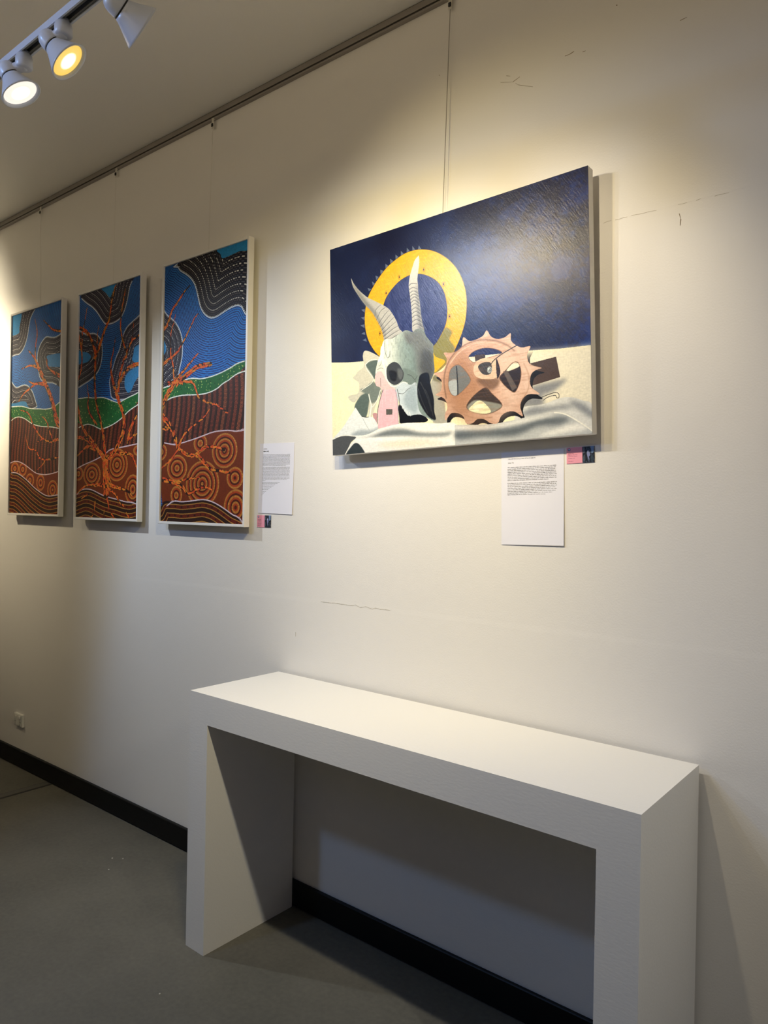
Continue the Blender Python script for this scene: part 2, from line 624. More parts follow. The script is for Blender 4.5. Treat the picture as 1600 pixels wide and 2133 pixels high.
def art_material(name, im, rough, bump=0.0, kind='fine', spec=.5):
    m, N, L, P = new_mat(name)
    tx = N.new('ShaderNodeTexImage')
    tx.image = im
    tx.extension = 'EXTEND'
    L.new(tx.outputs[0], P.inputs['Base Color'])
    P.inputs['Roughness'].default_value = rough
    P.inputs['Specular IOR Level'].default_value = spec
    if bump:
        tc = N.new('ShaderNodeTexCoord')
        hs = None
        sets = [(190, (1.0, 1, .18), 33, 1.0), (330, (1, 1, .6), -40, .5), (45, (1, 1, .5), 33, .7)] if kind == 'oil' else [(420, (1, 1, 1), 0, 1.0)]
        for sc, st, ang, wt in sets:
            rot = N.new('ShaderNodeMapping')
            rot.inputs['Rotation'].default_value = (0, math.radians(ang), 0)
            L.new(tc.outputs['Object'], rot.inputs[0])
            mp = N.new('ShaderNodeMapping')
            mp.inputs['Scale'].default_value = st
            L.new(rot.outputs[0], mp.inputs[0])
            nz = N.new('ShaderNodeTexNoise')
            nz.inputs['Scale'].default_value = sc
            nz.inputs['Detail'].default_value = 5
            nz.inputs['Roughness'].default_value = .6
            L.new(mp.outputs[0], nz.inputs[0])
            k = N.new('ShaderNodeMath')
            k.operation = 'MULTIPLY_ADD'
            k.inputs[1].default_value = wt
            k.inputs[2].default_value = 0
            L.new(nz.outputs['Fac'], k.inputs[0])
            if hs is not None:
                L.new(hs, k.inputs[2])
            hs = k.outputs[0]
        bp = N.new('ShaderNodeBump')
        bp.inputs['Strength'].default_value = bump
        bp.inputs['Distance'].default_value = .0015 if kind == 'oil' else .001
        L.new(hs, bp.inputs['Height'])
        L.new(bp.outputs[0], P.inputs['Normal'])
    return m


def panel(name, w, h, t, mat, parent, loc=(0, 0, 0)):
    """thin slab, front towards -y, origin at its middle; the front face carries the picture"""
    bm = bmesh.new()
    box(bm, -w / 2, w / 2, 0, t, -h / 2, h / 2)
    uv = bm.loops.layers.uv.new('UVMap')
    for f in bm.faces:
        for l in f.loops:
            l[uv].uv = (l.vert.co.x / w + .5, l.vert.co.z / h + .5)
    return obj(name, bm, mat, parent, loc=loc)

ART = {
 'skull': [
  ('cloth',[],[(-1,423),(80,434),(150,440),(648,486),(827,504),(922,513),(1026,518),(1023,780),(554,782),(-18,785),(-10,422)]),
  ('clothR',[],[(802,509),(827,504),(922,513),(1019,517),(1017,727),(845,712)]),
  ('ringO',[],[(166,305),(169,260),(183,214),(216,173),(261,134),(305,111),(356,96),(410,97),(462,112),(508,139),(549,177),(578,221),(596,272),(600,322),(594,371),(579,412),(560,447),(537,481),(510,506),(477,523),(442,526),(382,512),(298,474),(231,433),(194,390),(174,348)]),
  ('ringI',[],[(254,256),(268,231),(295,206),(329,186),(371,176),(412,180),(452,197),(487,223),(510,257),(521,294),(524,333),(518,367),(504,393),(476,427),(444,442),(383,432),(300,403),(266,363),(252,310),(249,282)]),
  ('olive',[],[(517,380),(542,400),(532,423),(552,452),(537,481),(510,506),(477,523),(442,526),(448,459),(468,432),(496,405)]),
  ('oliveY',[],[(465,452),(475,471),(513,491),(488,513),(469,522),(462,498),(463,467)]),
  ('tooth',[],[(169,253),(150,253),(167,267)]),
  ('tooth',[],[(166,281),(148,281),(165,294)]),
  ('tooth',[],[(165,308),(145,309),(165,322)]),
  ('tooth',[],[(165,336),(148,340),(168,347)]),
  ('tooth',[],[(170,360),(154,364),(176,373)]),
  ('tooth',[],[(188,194),(181,180),(200,189)]),
  ('tooth',[],[(207,178),(202,161),(216,171)]),
  ('tooth',[],[(223,162),(219,144),(234,152)]),
  ('tooth',[],[(243,146),(242,128),(257,136)]),
  ('tooth',[],[(266,131),(265,112),(279,123)]),
  ('tooth',[],[(288,118),(287,100),(301,111)]),
  ('tooth',[],[(311,109),(311,91),(324,102)]),
  ('tooth',[],[(335,101),(335,84),(348,97)]),
  ('tooth',[],[(360,95),(361,79),(373,93)]),
  ('tooth',[],[(385,95),(385,79),(398,96)]),
  ('tooth',[],[(408,97),(412,83),(424,101)]),
  ('hole',[],[(431,170)]),
  ('hole',[],[(326,173)]),
  ('hole',[],[(267,216)]),
  ('hole',[],[(511,236)]),
  ('hole',[],[(532,347)]),
  ('hole',[],[(236,353)]),
  ('gearL',[],[(155,419),(171,404),(230,434),(237,449),(217,482),(204,541),(239,554),(219,591),(194,644),(178,645),(179,618),(166,644),(146,639),(118,615),(112,599),(135,566),(110,585),(83,568),(88,557),(127,554),(135,533),(132,514),(106,495),(118,485),(131,474),(158,459)]),
  ('gearLd',[],[(168,453),(196,445),(224,447),(217,482),(209,512),(197,495),(178,471)]),
  ('gearLd',[],[(113,596),(139,566),(168,558),(183,572),(178,605),(166,643),(142,639),(118,615)]),
  ('gearLm',[],[(182,569),(205,523),(239,554),(219,588),(197,597),(187,591)]),
  ('gearLm',[],[(140,543),(164,537),(193,522),(205,523),(182,563)]),
  ('edgeW',[3.3,1.9],[(167,453),(172,470),(189,491),(203,511),(193,525),(172,534),(144,545)]),
  ('edgeW',[3.8,7.1],[(180,563),(185,582),(191,604),(187,625),(184,643)]),
  ('edgeW',[3.3,2.4],[(170,452),(190,442),(222,444)]),
  ('edgeW',[3.3,3.3],[(235,554),(219,588),(197,610)]),
  ('hornL',[],[(104,129),(112,161),(138,200),(169,239),(192,261),(214,289),(240,332),(252,365),(256,379),(291,381),(326,377),(339,369),(322,349),(310,320),(285,282),(259,260),(215,234),(179,213),(143,182),(117,152)]),
  ('hornLs',[],[(110,150),(138,200),(169,239),(192,261),(214,289),(240,332),(252,365),(256,379),(261,356),(240,311),(214,269),(183,235),(147,193)]),
  ('ridge',[2.7,1.1],[(214,288),(220,266),(242,253)]),
  ('ridge',[2.7,1.1],[(222,303),(241,275),(264,266)]),
  ('ridge',[2.7,1.1],[(231,318),(258,292),(278,279)]),
  ('ridge',[2.7,1.1],[(240,331),(267,308),(291,291)]),
  ('ridge',[2.7,1.1],[(245,344),(276,322),(302,307)]),
  ('ridge',[2.7,1.1],[(249,356),(284,337),(310,324)]),
  ('ridge',[2.7,1.1],[(253,367),(293,348),(321,340)]),
  ('ridge',[2.7,1.1],[(259,377),(297,363),(329,354)]),
  ('ridge',[2.7,1.1],[(276,386),(305,374),(337,369)]),
  ('hornR',[],[(411,119),(413,142),(408,171),(404,196),(406,216),(407,246),(413,280),(416,313),(422,347),(429,374),(425,383),(401,376),(380,369),(379,333),(377,299),(374,265),(369,231),(367,208),(372,179),(382,155),(393,131),(405,121)]),
  ('hornRs',[],[(399,215),(406,216),(407,246),(413,280),(416,313),(422,347),(433,378),(409,374),(403,337),(400,287),(397,244)]),
  ('ridge',[3.3,1.4],[(369,211),(379,206),(402,212)]),
  ('ridge',[2.4,1.4],[(369,225),(385,221),(405,231)]),
  ('ridge',[2.4,1.4],[(371,238),(387,233),(407,246)]),
  ('ridge',[2.4,1.4],[(373,249),(389,244),(408,257)]),
  ('ridge',[2.4,1.4],[(374,261),(391,254),(409,270)]),
  ('ridge',[2.4,1.4],[(375,272),(391,266),(411,282)]),
  ('ridge',[2.4,1.4],[(377,284),(393,278),(412,293)]),
  ('ridge',[2.4,1.4],[(378,298),(394,292),(414,306)]),
  ('ridge',[2.4,1.4],[(379,311),(395,305),(416,319)]),
  ('ridge',[2.4,1.4],[(379,324),(396,318),(418,333)]),
  ('ridge',[2.4,1.4],[(380,338),(397,333),(421,347)]),
  ('ridge',[2.4,1.4],[(381,353),(399,348),(423,363)]),
  ('skull',[],[(243,401),(256,379),(291,380),(334,365),(355,362),(380,372),(397,365),(425,373),(437,395),(456,418),(468,432),(466,433),(467,482),(469,519),(452,554),(456,577),(465,612),(466,652),(471,681),(457,682),(440,673),(408,661),(369,660),(354,655),(333,633),(318,608),(311,575),(289,551),(267,534),(236,515),(213,497),(222,456),(238,425),(240,401)]),
  ('shadeM',[],[(330,383),(392,390),(408,473),(400,524),(371,544),(335,521),(321,476),(318,425)]),
  ('shadeD',[],[(343,365),(380,372),(397,365),(425,373),(437,395),(456,418),(468,432),(466,433),(467,482),(469,519),(452,554),(407,531),(394,486),(387,436),(359,399)]),
  ('shadeDD',[],[(419,440),(458,452),(467,482),(468,519),(451,553),(425,524),(408,502),(415,469)]),
  ('nasal',[],[(401,547),(411,523),(443,521),(451,553),(456,577),(465,612),(466,652),(471,681),(440,666),(406,617),(396,581)]),
  ('nasalS',[1.9,1.2],[(410,548),(424,573),(441,609),(454,651)]),
  ('nasalS',[1.4,1.0],[(428,573),(445,607),(461,668)]),
  ('nasalS',[1.7,1.0],[(401,570),(416,612),(440,658)]),
  ('browS',[],[(345,385),(359,382),(396,373),(392,390),(381,406),(362,409)]),
  ('bossS',[],[(343,365),(363,383),(375,405),(367,410),(355,395)]),
  ('lineD',[1.4,1.2],[(258,374),(256,398),(259,422),(268,444),(278,440),(280,422)]),
  ('lineW',[2.4,2.4],[(241,401),(238,419),(241,440),(253,463),(258,488),(261,509)]),
  ('templeL',[],[(217,485),(224,456),(241,455),(256,493),(261,512),(244,501)]),
  ('lineD',[1.2,1.0],[(229,469),(237,464),(243,450)]),
  ('lineD',[1.2,1.0],[(221,480),(237,476),(248,480)]),
  ('socket',[],[(263,491),(270,473),(295,463),(317,472),(332,492),(340,510),(331,533),(304,544),(282,536),(267,519)]),
  ('socketD',[],[(275,493),(290,492),(309,503),(305,529),(286,527),(277,511)]),
  ('socketL',[],[(313,489),(331,495),(337,513),(327,529),(316,519)]),
  ('lineW',[3.8,2.9],[(261,494),(264,518),(276,538),(291,548),(312,548),(336,539),(356,545)]),
  ('cheek',[],[(333,495),(357,495),(400,524),(393,546),(367,552),(334,533)]),
  ('jaw',[],[(304,559),(338,541),(367,552),(391,546),(396,575),(398,622),(409,652),(436,673),(412,661),(369,660),(354,655),(333,633),(318,608)]),
  ('jawS',[],[(348,576),(371,555),(391,558),(397,616),(391,650),(362,636),(340,610)]),
  ('lineD',[1.4,1.0],[(317,575),(337,578),(358,565),(368,562)]),
  ('lineD',[1.4,1.0],[(357,516),(371,520),(387,535),(398,524)]),
  ('lineD',[1.2,1.0],[(387,535),(392,558)]),
  ('black',[],[(314,622),(325,617),(354,655),(387,656),(412,659),(438,675),(429,685),(368,682),(324,681),(317,655)]),
  ('toothW',[3.3,1.0],[(321,607),(322,620)]),
  ('toothW',[3.3,1.0],[(329,615),(332,631)]),
  ('toothW',[3.3,1.0],[(337,625),(341,641)]),
  ('toothW',[3.3,1.0],[(346,634),(349,649)]),
  ('toothW',[3.3,1.0],[(353,642),(356,657)]),
  ('toothW',[3.3,1.0],[(362,647),(367,660)]),
  ('pinkB',[],[(211,500),(221,486),(240,488),(256,511),(259,530),(235,545),(216,537),(210,524)]),
  ('pinkB',[],[(236,512),(252,511),(282,542),(304,559),(239,556),(235,545)]),
  ('lineD',[1.4,1.4],[(236,512),(236,542)]),
  ('pinkT',[],[(217,488),(240,488),(252,505),(236,515)]),
  ('pinkM',[],[(222,628),(239,569),(247,555),(300,559),(308,571),(313,625),(315,681),(268,686),(221,690)]),
  ('pinkS',[],[(198,635),(218,637),(217,676),(206,663)]),
  ('greyL',[3.3,3.3],[(218,688),(219,646),(223,616),(237,575),(246,555)]),
  ('greyL2',[4.3,3.3],[(302,562),(310,595),(312,625),(313,680)]),
  ('lineD',[2.4,2.4],[(310,560),(318,596),(319,679)]),
  ('square',[],[(259,624),(288,627),(287,646),(259,644)]),
  ('foldA',[],[(1,712),(54,669),(110,611),(118,606),(146,639),(178,645),(202,650),(221,689),(169,710),(107,709),(53,702)]),
  ('foldAs',[],[(95,700),(137,688),(185,692),(225,686),(217,697),(169,712),(107,709)]),
  ('lineG',[1.9,1.0],[(150,646),(166,672),(185,698)]),
  ('lineD',[2.4,2.4],[(146,639),(166,644),(178,644)]),
  ('foldB',[],[(1,711),(53,700),(107,707),(169,707),(225,692),(279,684),(324,681),(368,682),(474,694),(553,704),(549,774),(473,752),(368,733),(255,723),(177,719),(111,723)]),
  ('foldBs',[],[(107,710),(177,716),(256,700),(331,700),(404,718),(474,726),(535,728),(514,738),(439,735),(331,724),(255,721),(177,720)]),
  ('foldC',[],[(58,771),(94,731),(120,722),(177,719),(255,723),(368,733),(473,752),(550,774),(554,779),(159,782)]),
  ('foldCw',[],[(107,732),(128,724),(177,720),(293,727),(367,735),(293,736),(176,731)]),
  ('foldCp',[],[(216,746),(331,739),(439,749),(507,762),(438,763),(293,760)]),
  ('dark',[],[(-1,714),(53,703),(116,711),(90,731),(60,773),(-3,773)]),
  ('dark2',[],[(68,777),(94,744),(115,733),(136,743),(159,773),(151,782)]),
  ('lineW',[3.3,3.3],[(1,711),(53,700),(107,707),(169,708),(225,692)]),
  ('lineW',[3.3,3.3],[(62,772),(94,733),(120,723)]),
  ('cliff',[],[(458,546),(497,562),(506,605),(514,667),(531,697),(462,691),(468,659),(454,600)]),
  ('cliffD',[],[(467,532),(493,531),(499,559),(462,547)]),
  ('shadeR',[],[(828,615),(902,607),(942,606),(920,624),(895,638),(861,648),(868,673),(796,676),(788,658)]),
  ('block',[],[(823,543),(909,535),(921,597),(826,612),(828,578)]),
  ('lineD',[1.9,1.9],[(857,651),(884,644),(906,641),(916,647),(916,657),(909,657),(904,649),(880,652),(865,660)]),
  ('foldR',[],[(788,675),(865,671),(920,659),(956,661),(990,674),(1018,690),(1017,767),(990,745),(937,710),(901,700),(807,705),(768,709)]),
  ('foldRs',[],[(788,696),(827,676),(883,681),(938,680),(966,689),(937,693),(901,693),(826,703)]),
  ('foldRs',[],[(948,668),(990,682),(1017,708),(1017,727),(990,708),(966,689)]),
  ('foldS',[],[(547,706),(624,712),(687,715),(752,711),(807,705),(857,701),(901,700),(919,704),(937,711),(965,727),(990,745),(1024,767),(1023,787),(548,776)]),
  ('foldSs',[],[(553,727),(645,731),(768,730),(845,715),(901,714),(948,721),(919,736),(845,736),(767,758),(644,753),(557,754)]),
  ('foldSw',[],[(554,710),(687,720),(807,710),(883,703),(901,707),(807,719),(687,727),(558,720)]),
  ('foldSw',[],[(919,746),(972,737),(1003,756),(954,762),(845,767)]),
  ('lineW',[3.9,3.9],[(901,700),(937,709),(990,743),(1017,764)]),
  ('gearO',[],[(673,417),(689,439),(711,450),(738,449),(758,440),(759,461),(771,476),(795,490),(825,491),(814,514),(819,539),(836,552),(862,562),(841,566),(826,578),(822,602),(831,620),(854,640),(818,636),(796,648),(788,672),(796,701),(768,684),(740,683),(720,694),(708,714),(683,712),(658,697),(633,695),(615,706),(591,704),(581,681),(559,668),(532,667),(511,688),(509,667),(519,645),(512,621),(496,608),(471,598),(492,589),(499,566),(493,547),(467,526),(498,524),(514,508),(519,485),(508,463),(535,467),(558,465),(578,453),(585,424),(606,439),(628,440),(658,432)]),
  ('gearTop',[],[(673,417),(689,439),(711,450),(738,449),(758,440),(759,461),(771,476),(795,490),(825,491),(814,514),(819,539),(836,552),(862,562),(841,566),(826,578),(822,602),(831,620),(854,640),(818,636),(801,617),(801,550),(771,490),(728,455),(674,439),(615,444),(558,465),(578,453),(585,424),(606,439),(628,440),(658,432)]),
  ('gearBrown',[],[(516,538),(535,495),(575,464),(605,494),(622,537),(672,587),(638,620),(603,653),(620,684),(671,696),(704,710),(615,706),(559,668),(514,622),(499,566)]),
  ('gearPink',[],[(690,510),(771,483),(802,540),(805,603),(777,656),(736,688),(687,698),(737,638),(709,592),(722,550)]),
  ('rim',[4.5,2.6],[(515,614),(507,552),(523,501),(558,465),(606,446),(657,444),(707,456),(747,476),(771,497)]),
  ('rimL',[3.2,1.9],[(532,502),(566,472),(615,454),(666,453),(711,465),(755,491)]),
  ('rimD',[2.6,2.6],[(802,540),(818,577),(816,619),(792,655)]),
  ('rimD',[2.6,2.6],[(537,643),(572,669),(624,690),(687,694)]),
  ('holeT',[],[(603,494),(619,478),(657,471),(699,479),(727,496),(690,503),(648,506),(622,511)]),
  ('holeTw',[],[(602,493),(627,493),(723,498),(690,503),(648,506),(622,511)]),
  ('holeTd',[],[(627,488),(665,490),(667,502),(629,509)]),
  ('holeL',[],[(525,554),(532,525),(552,511),(574,516),(605,553),(606,576),(560,609),(537,605),(525,581)]),
  ('holeLw',[],[(525,562),(556,558),(557,607),(537,604),(526,581)]),
  ('holeLd',[4.5,4.5],[(557,515),(560,559),(561,608)]),
  ('holeB',[],[(594,645),(621,618),(664,597),(688,618),(725,660),(687,680),(646,679),(603,664)]),
  ('holeBg',[],[(597,649),(625,633),(671,642),(725,660),(687,680),(646,679),(603,664)]),
  ('egg',[],[(602,663),(620,645),(638,636),(659,644),(684,676),(646,679)]),
  ('eggH',[],[(620,655),(638,644),(654,651),(658,666),(629,667)]),
  ('holeR',[],[(716,571),(738,553),(763,533),(782,534),(792,560),(789,591),(773,622),(757,619),(730,594)]),
  ('holeRw',[],[(741,556),(766,533),(784,537),(785,548)]),
  ('holeRg',[],[(730,555),(746,555),(778,611),(761,619)]),
  ('hubS',[],[(634,566),(706,572),(716,582),(709,599),(684,607),(647,584)]),
  ('hub',[],[(622,530),(635,509),(665,503),(694,511),(710,524),(712,556),(706,570),(685,573),(647,566),(626,552)]),
  ('hubH',[],[(639,528),(656,517),(684,520),(690,543),(681,557),(656,553)]),
  ('hubD',[],[(705,519),(710,516),(720,550),(716,567),(708,572)]),
  ('cable',[2.9,2.9],[(779,481),(731,498),(698,515),(686,527)]),
  ('bulb',[],[(681,543)]),
 ],
 'f3': [
  ('sky2',[],[(-13,0),(96,3),(150,158),(305,345),(237,550),(4,526)]),
  ('cloud',[],[(96,3),(102,19),(119,39),(164,64),(202,91),(230,122),(247,158),(261,196),(275,231),(297,260),(323,280),(354,293),(394,293),(443,280),(491,269),(530,267),(558,276),(605,305),(596,-20)]),
  ('void',[],[(396,-5),(596,-20),(598,41),(542,37),(495,41),(427,44),(411,23)]),
  ('cloud2',[],[(-11,222),(29,236),(64,254),(99,282),(128,320),(145,362),(149,405),(143,454),(127,495),(117,521),(45,553),(-1,569)]),
  ('void2',[],[(-8,341),(13,364),(20,392),(6,411),(-6,410)]),
  ('green',[],[(-6,572),(45,566),(194,545),(280,554),(362,552),(436,541),(499,526),(546,513),(615,512),(616,548),(547,556),(491,575),(491,577),(443,591),(404,609),(354,620),(302,624),(240,622),(169,617),(114,618),(56,623),(-4,636)]),
  ('brown',[],[(-4,636),(56,623),(114,618),(169,617),(240,622),(302,624),(354,620),(404,609),(443,591),(491,577),(547,556),(616,548),(624,828),(554,806),(497,797),(434,795),(379,798),(318,809),(246,822),(171,833),(105,842),(2,849)]),
  ('rust',[],[(2,849),(105,842),(171,833),(246,822),(318,809),(379,798),(434,795),(497,797),(554,806),(624,828),(634,1195),(574,1172),(526,1158),(478,1137),(428,1117),(378,1102),(316,1094),(233,1101),(157,1105),(90,1102),(11,1116)]),
  ('circ',[],[(463,882),(549,885),(461,806)]),
  ('circ',[],[(293,843),(342,846),(292,802)]),
  ('circ',[],[(122,950),(199,952),(120,889)]),
  ('circ',[],[(312,1024),(431,1025),(309,921)]),
  ('circ',[],[(536,1001),(591,1002),(535,954)]),
  ('circ',[],[(544,1127),(623,1126),(542,1049)]),
  ('circ',[],[(120,1075),(164,1075),(119,1032)]),
  ('circ',[],[(-14,871),(41,873),(-16,830)]),
  ('strip',[],[(11,1116),(90,1102),(157,1105),(233,1101),(316,1094),(378,1102),(428,1117),(478,1137),(526,1158),(574,1172),(634,1195),(635,1222),(15,1241)]),
  ('br',[19.5,5.9],[(-9,297),(30,269),(57,219),(101,182),(155,142),(195,121)]),
  ('br',[17.6,4.7],[(-4,457),(64,431),(108,413),(146,378),(198,320),(234,276),(263,258)]),
  ('br',[3.9,9.8],[(92,238),(76,269),(55,326),(54,376),(58,424)]),
  ('br',[10.9,10.9],[(58,417),(76,473),(87,545)]),
  ('br',[21.4,5.9],[(73,557),(150,511),(203,477),(263,439)]),
  ('br',[27.3,21.4],[(113,557),(162,535),(215,515),(267,498),(355,496)]),
  ('br',[31.2,27.3],[(2,654),(41,600),(79,563),(112,533)]),
  ('br',[19.5,15.6],[(39,552),(112,549),(151,563)]),
  ('br',[13.3,7.8],[(140,552),(227,567),(260,612),(282,640),(335,663),(416,686),(475,718)]),
  ('br',[29.2,19.5],[(4,705),(57,749),(92,791),(127,856)]),
  ('br',[19.5,19.5],[(5,759),(74,767)]),
  ('br',[17.6,5.9],[(127,856),(154,817),(180,792),(244,760),(311,732),(351,700)]),
  ('br',[19.5,13.7],[(127,859),(205,892),(269,891),(320,864),(396,864),(461,879)]),
  ('br',[21.4,9.8],[(269,894),(322,928),(374,961),(439,969),(502,979)]),
  ('br',[15.6,7.8],[(128,863),(78,904),(11,943)]),
  ('br',[23.4,9.8],[(13,1001),(110,1018),(166,1039),(210,1068),(247,1059),(320,1040),(376,1050)]),
  ('br',[12.5,4.7],[(110,1015),(219,1000),(303,995)]),
 ],
 'f2': [
  ('sky2',[],[(-13,-7),(572,-14),(583,324),(249,312),(12,543)]),
  ('cloud',[],[(19,-2),(51,40),(121,77),(171,111),(208,145),(245,179),(274,194),(338,196),(400,183),(432,158),(453,125),(468,88),(483,39),(504,13),(529,-25),(238,-21)]),
  ('void',[],[(214,-9),(359,-13),(321,41),(299,59),(263,31)]),
  ('cloud2',[],[(-26,195),(64,217),(126,219),(169,228),(212,256),(234,297),(236,357),(217,409),(182,440),(122,466),(61,479),(-15,475)]),
  ('void2',[],[(-22,295),(42,307),(92,318),(124,344),(94,366),(32,369),(-20,363)]),
  ('cloud3',[],[(611,210),(516,216),(468,233),(436,262),(415,302),(399,340),(372,370),(345,417),(324,461),(311,491),(321,538),(339,580),(430,594),(622,562)]),
  ('void3',[],[(615,343),(541,343),(526,377),(522,412),(618,435)]),
  ('void3',[],[(618,438),(523,451),(475,467),(452,498),(456,535),(484,565),(516,553),(547,514),(619,459)]),
  ('green',[],[(-35,568),(37,556),(96,556),(160,564),(234,567),(283,576),(332,590),(391,606),(437,600),(488,588),(549,578),(614,565),(616,614),(534,642),(485,660),(423,691),(348,715),(276,728),(228,730),(171,711),(107,698),(62,701),(-30,702)]),
  ('brown',[],[(-30,702),(62,701),(107,698),(171,711),(228,730),(276,728),(348,715),(423,691),(485,660),(534,642),(616,614),(623,841),(456,833),(387,837),(328,842),(281,863),(220,881),(146,898),(70,913),(-21,948)]),
  ('rust',[],[(-21,948),(70,913),(146,898),(220,881),(281,863),(328,842),(387,837),(456,833),(623,841),(631,1098),(533,1108),(477,1107),(408,1096),(337,1087),(264,1074),(208,1059),(145,1044),(81,1042),(35,1051),(-17,1074)]),
  ('circ',[],[(155,966),(242,968),(152,902)]),
  ('circ',[],[(396,921),(493,924),(393,838)]),
  ('circ',[],[(542,1046),(613,1046),(540,972)]),
  ('circ',[],[(16,959),(68,960),(14,922)]),
  ('circ',[],[(574,855),(607,856),(574,830)]),
  ('strip',[],[(-17,1074),(35,1051),(81,1042),(145,1044),(208,1059),(264,1074),(337,1087),(408,1096),(477,1107),(533,1108),(631,1098),(634,1196),(-12,1210)]),
  ('br',[53.2,49.6],[(300,1064),(291,974),(282,892)]),
  ('br',[31.9,8.9],[(282,902),(238,855),(156,826),(92,820),(-4,867)]),
  ('br',[24.8,14.2],[(238,858),(155,792),(83,742),(28,675),(6,613),(-22,546)]),
  ('br',[17.7,17.7],[(155,806),(84,776),(-21,760)]),
  ('br',[26.6,14.2],[(282,876),(267,794),(252,732),(213,651),(179,576),(171,532)]),
  ('br',[18.8,20.5],[(181,567),(166,492),(169,413),(167,349),(160,310),(127,258),(76,206),(-27,162)]),
  ('br',[25.6,7.5],[(167,349),(213,291),(258,218),(297,171),(317,90),(333,43),(354,7)]),
  ('br',[8.9,3.4],[(183,287),(187,234),(198,191)]),
  ('br',[8.9,3.4],[(44,178),(61,126),(75,79)]),
  ('br',[15.4,10.3],[(1,221),(30,316),(26,398),(-15,475)]),
  ('br',[10.3,10.3],[(32,206),(29,284)]),
  ('br',[17.7,3.5],[(189,702),(118,637),(103,586),(111,543),(107,551),(95,492)]),
  ('br',[33.7,21.3],[(294,893),(370,853),(426,792),(453,740),(445,670),(409,610),(378,560)]),
  ('br',[25.6,4.1],[(396,585),(360,526),(330,461),(322,399),(343,339),(360,270)]),
  ('br',[20.5,6.8],[(395,545),(409,470),(440,397),(467,369),(431,304),(407,234),(410,164),(425,105),(445,41)]),
  ('br',[17.1,10.9],[(466,366),(508,314),(529,302),(603,285)]),
  ('br',[8.9,3.4],[(508,314),(526,215)]),
  ('br',[17.1,20.5],[(416,501),(458,453),(523,433),(607,431)]),
  ('br',[26.6,8.9],[(308,958),(346,1023),(423,1039),(498,1055),(532,1077)]),
  ('br',[21.3,7.1],[(262,1022),(163,1021),(87,1027),(-10,1071)]),
  ('br',[17.7,10.6],[(311,1039),(383,1071),(425,1109),(466,1131)]),
  ('br',[17.7,7.8],[(300,1055),(313,1103),(333,1151)]),
  ('br',[19.5,12.4],[(411,865),(514,871),(560,916),(583,960)]),
  ('br',[19.5,14.2],[(490,808),(510,746),(569,679)]),
  ('br',[14.2,10.6],[(500,796),(566,774)]),
  ('br',[8.5,5.7],[(191,1110),(186,1150),(156,1197)]),
  ('br',[10.6,7.1],[(127,1068),(50,1094)]),
  ('br',[10.6,7.1],[(351,1167),(376,1192)]),
  ('br',[10.6,7.1],[(490,1165),(519,1189)]),
  ('br',[7.1,7.1],[(285,1152),(280,1188)]),
 ],
 'f1': [
  ('sky2',[],[(272,-2),(595,-8),(602,195),(328,257),(205,178)]),
  ('cloud',[],[(272,-9),(234,39),(215,84),(197,145),(171,190),(138,221),(90,241),(48,237),(-24,224),(-34,-18)]),
  ('void',[],[(-34,-12),(112,-12),(91,79),(82,113),(-29,104)]),
  ('cloud2',[],[(638,197),(547,198),(485,191),(428,180),(391,193),(353,219),(328,257),(323,303),(339,361),(360,410),(400,433),(464,447),(526,454),(648,478)]),
  ('void2',[],[(445,290),(642,304),(644,369),(466,354),(453,321)]),
  ('cloud3',[],[(-18,392),(41,427),(77,437),(126,432),(181,431),(229,448),(271,480),(299,520),(311,581),(-11,557)]),
  ('void3',[],[(-12,531),(67,530),(136,526),(192,534),(213,558),(221,574),(-11,557)]),
  ('green',[],[(-43,557),(54,551),(142,556),(207,569),(263,579),(360,587),(427,594),(493,594),(544,585),(644,565),(649,706),(516,700),(431,694),(363,686),(295,673),(238,654),(174,630),(108,617),(49,619),(-40,637)]),
  ('brown',[],[(-40,637),(49,619),(108,617),(174,630),(238,654),(295,673),(363,686),(431,694),(516,700),(649,706),(658,944),(583,955),(519,963),(441,968),(388,964),(333,957),(263,932),(191,904),(126,887),(75,881),(30,885),(-44,905)]),
  ('rust',[],[(-44,905),(30,885),(75,881),(126,887),(191,904),(263,932),(333,957),(388,964),(441,968),(519,963),(583,955),(658,944),(662,1071),(581,1082),(505,1090),(445,1084),(378,1064),(309,1038),(238,1004),(165,974),(99,954),(40,948),(-42,953)]),
  ('circ',[],[(65,925),(117,926),(64,886)]),
  ('circ',[],[(167,932),(217,933),(166,892)]),
  ('circ',[],[(259,998),(311,999),(257,957)]),
  ('circ',[],[(389,1013),(439,1013),(388,966)]),
  ('circ',[],[(532,1055),(593,1055),(530,1000)]),
  ('strip',[],[(-42,953),(40,948),(99,954),(165,974),(238,1004),(309,1038),(378,1064),(445,1084),(505,1090),(581,1082),(662,1071),(667,1201),(-32,1214)]),
  ('br',[42.2,24.6],[(599,693),(559,659),(531,594),(485,521),(432,455),(392,404),(345,353),(324,325)]),
  ('br',[20.2,6.8],[(324,328),(297,294),(262,265),(211,231)]),
  ('br',[16.2,3.4],[(296,284),(300,222),(317,146),(302,97),(284,52)]),
  ('br',[20.2,4.1],[(345,353),(292,334),(224,324),(118,332)]),
  ('br',[25.3,7.4],[(432,455),(348,440),(282,434),(224,414)]),
  ('br',[16.9,4.1],[(302,439),(230,461),(156,486),(98,526)]),
  ('br',[27.0,4.1],[(635,438),(511,389),(447,352),(433,298)]),
  ('br',[18.6,5.1],[(637,179),(515,155),(451,119),(389,80)]),
  ('br',[19.3,6.3],[(639,767),(564,775),(487,781),(420,765),(352,730),(288,677),(251,625),(208,596),(125,577)]),
  ('br',[10.5,4.2],[(393,767),(326,780)]),
  ('br',[14.1,7.0],[(512,757),(478,714),(450,668),(395,633)]),
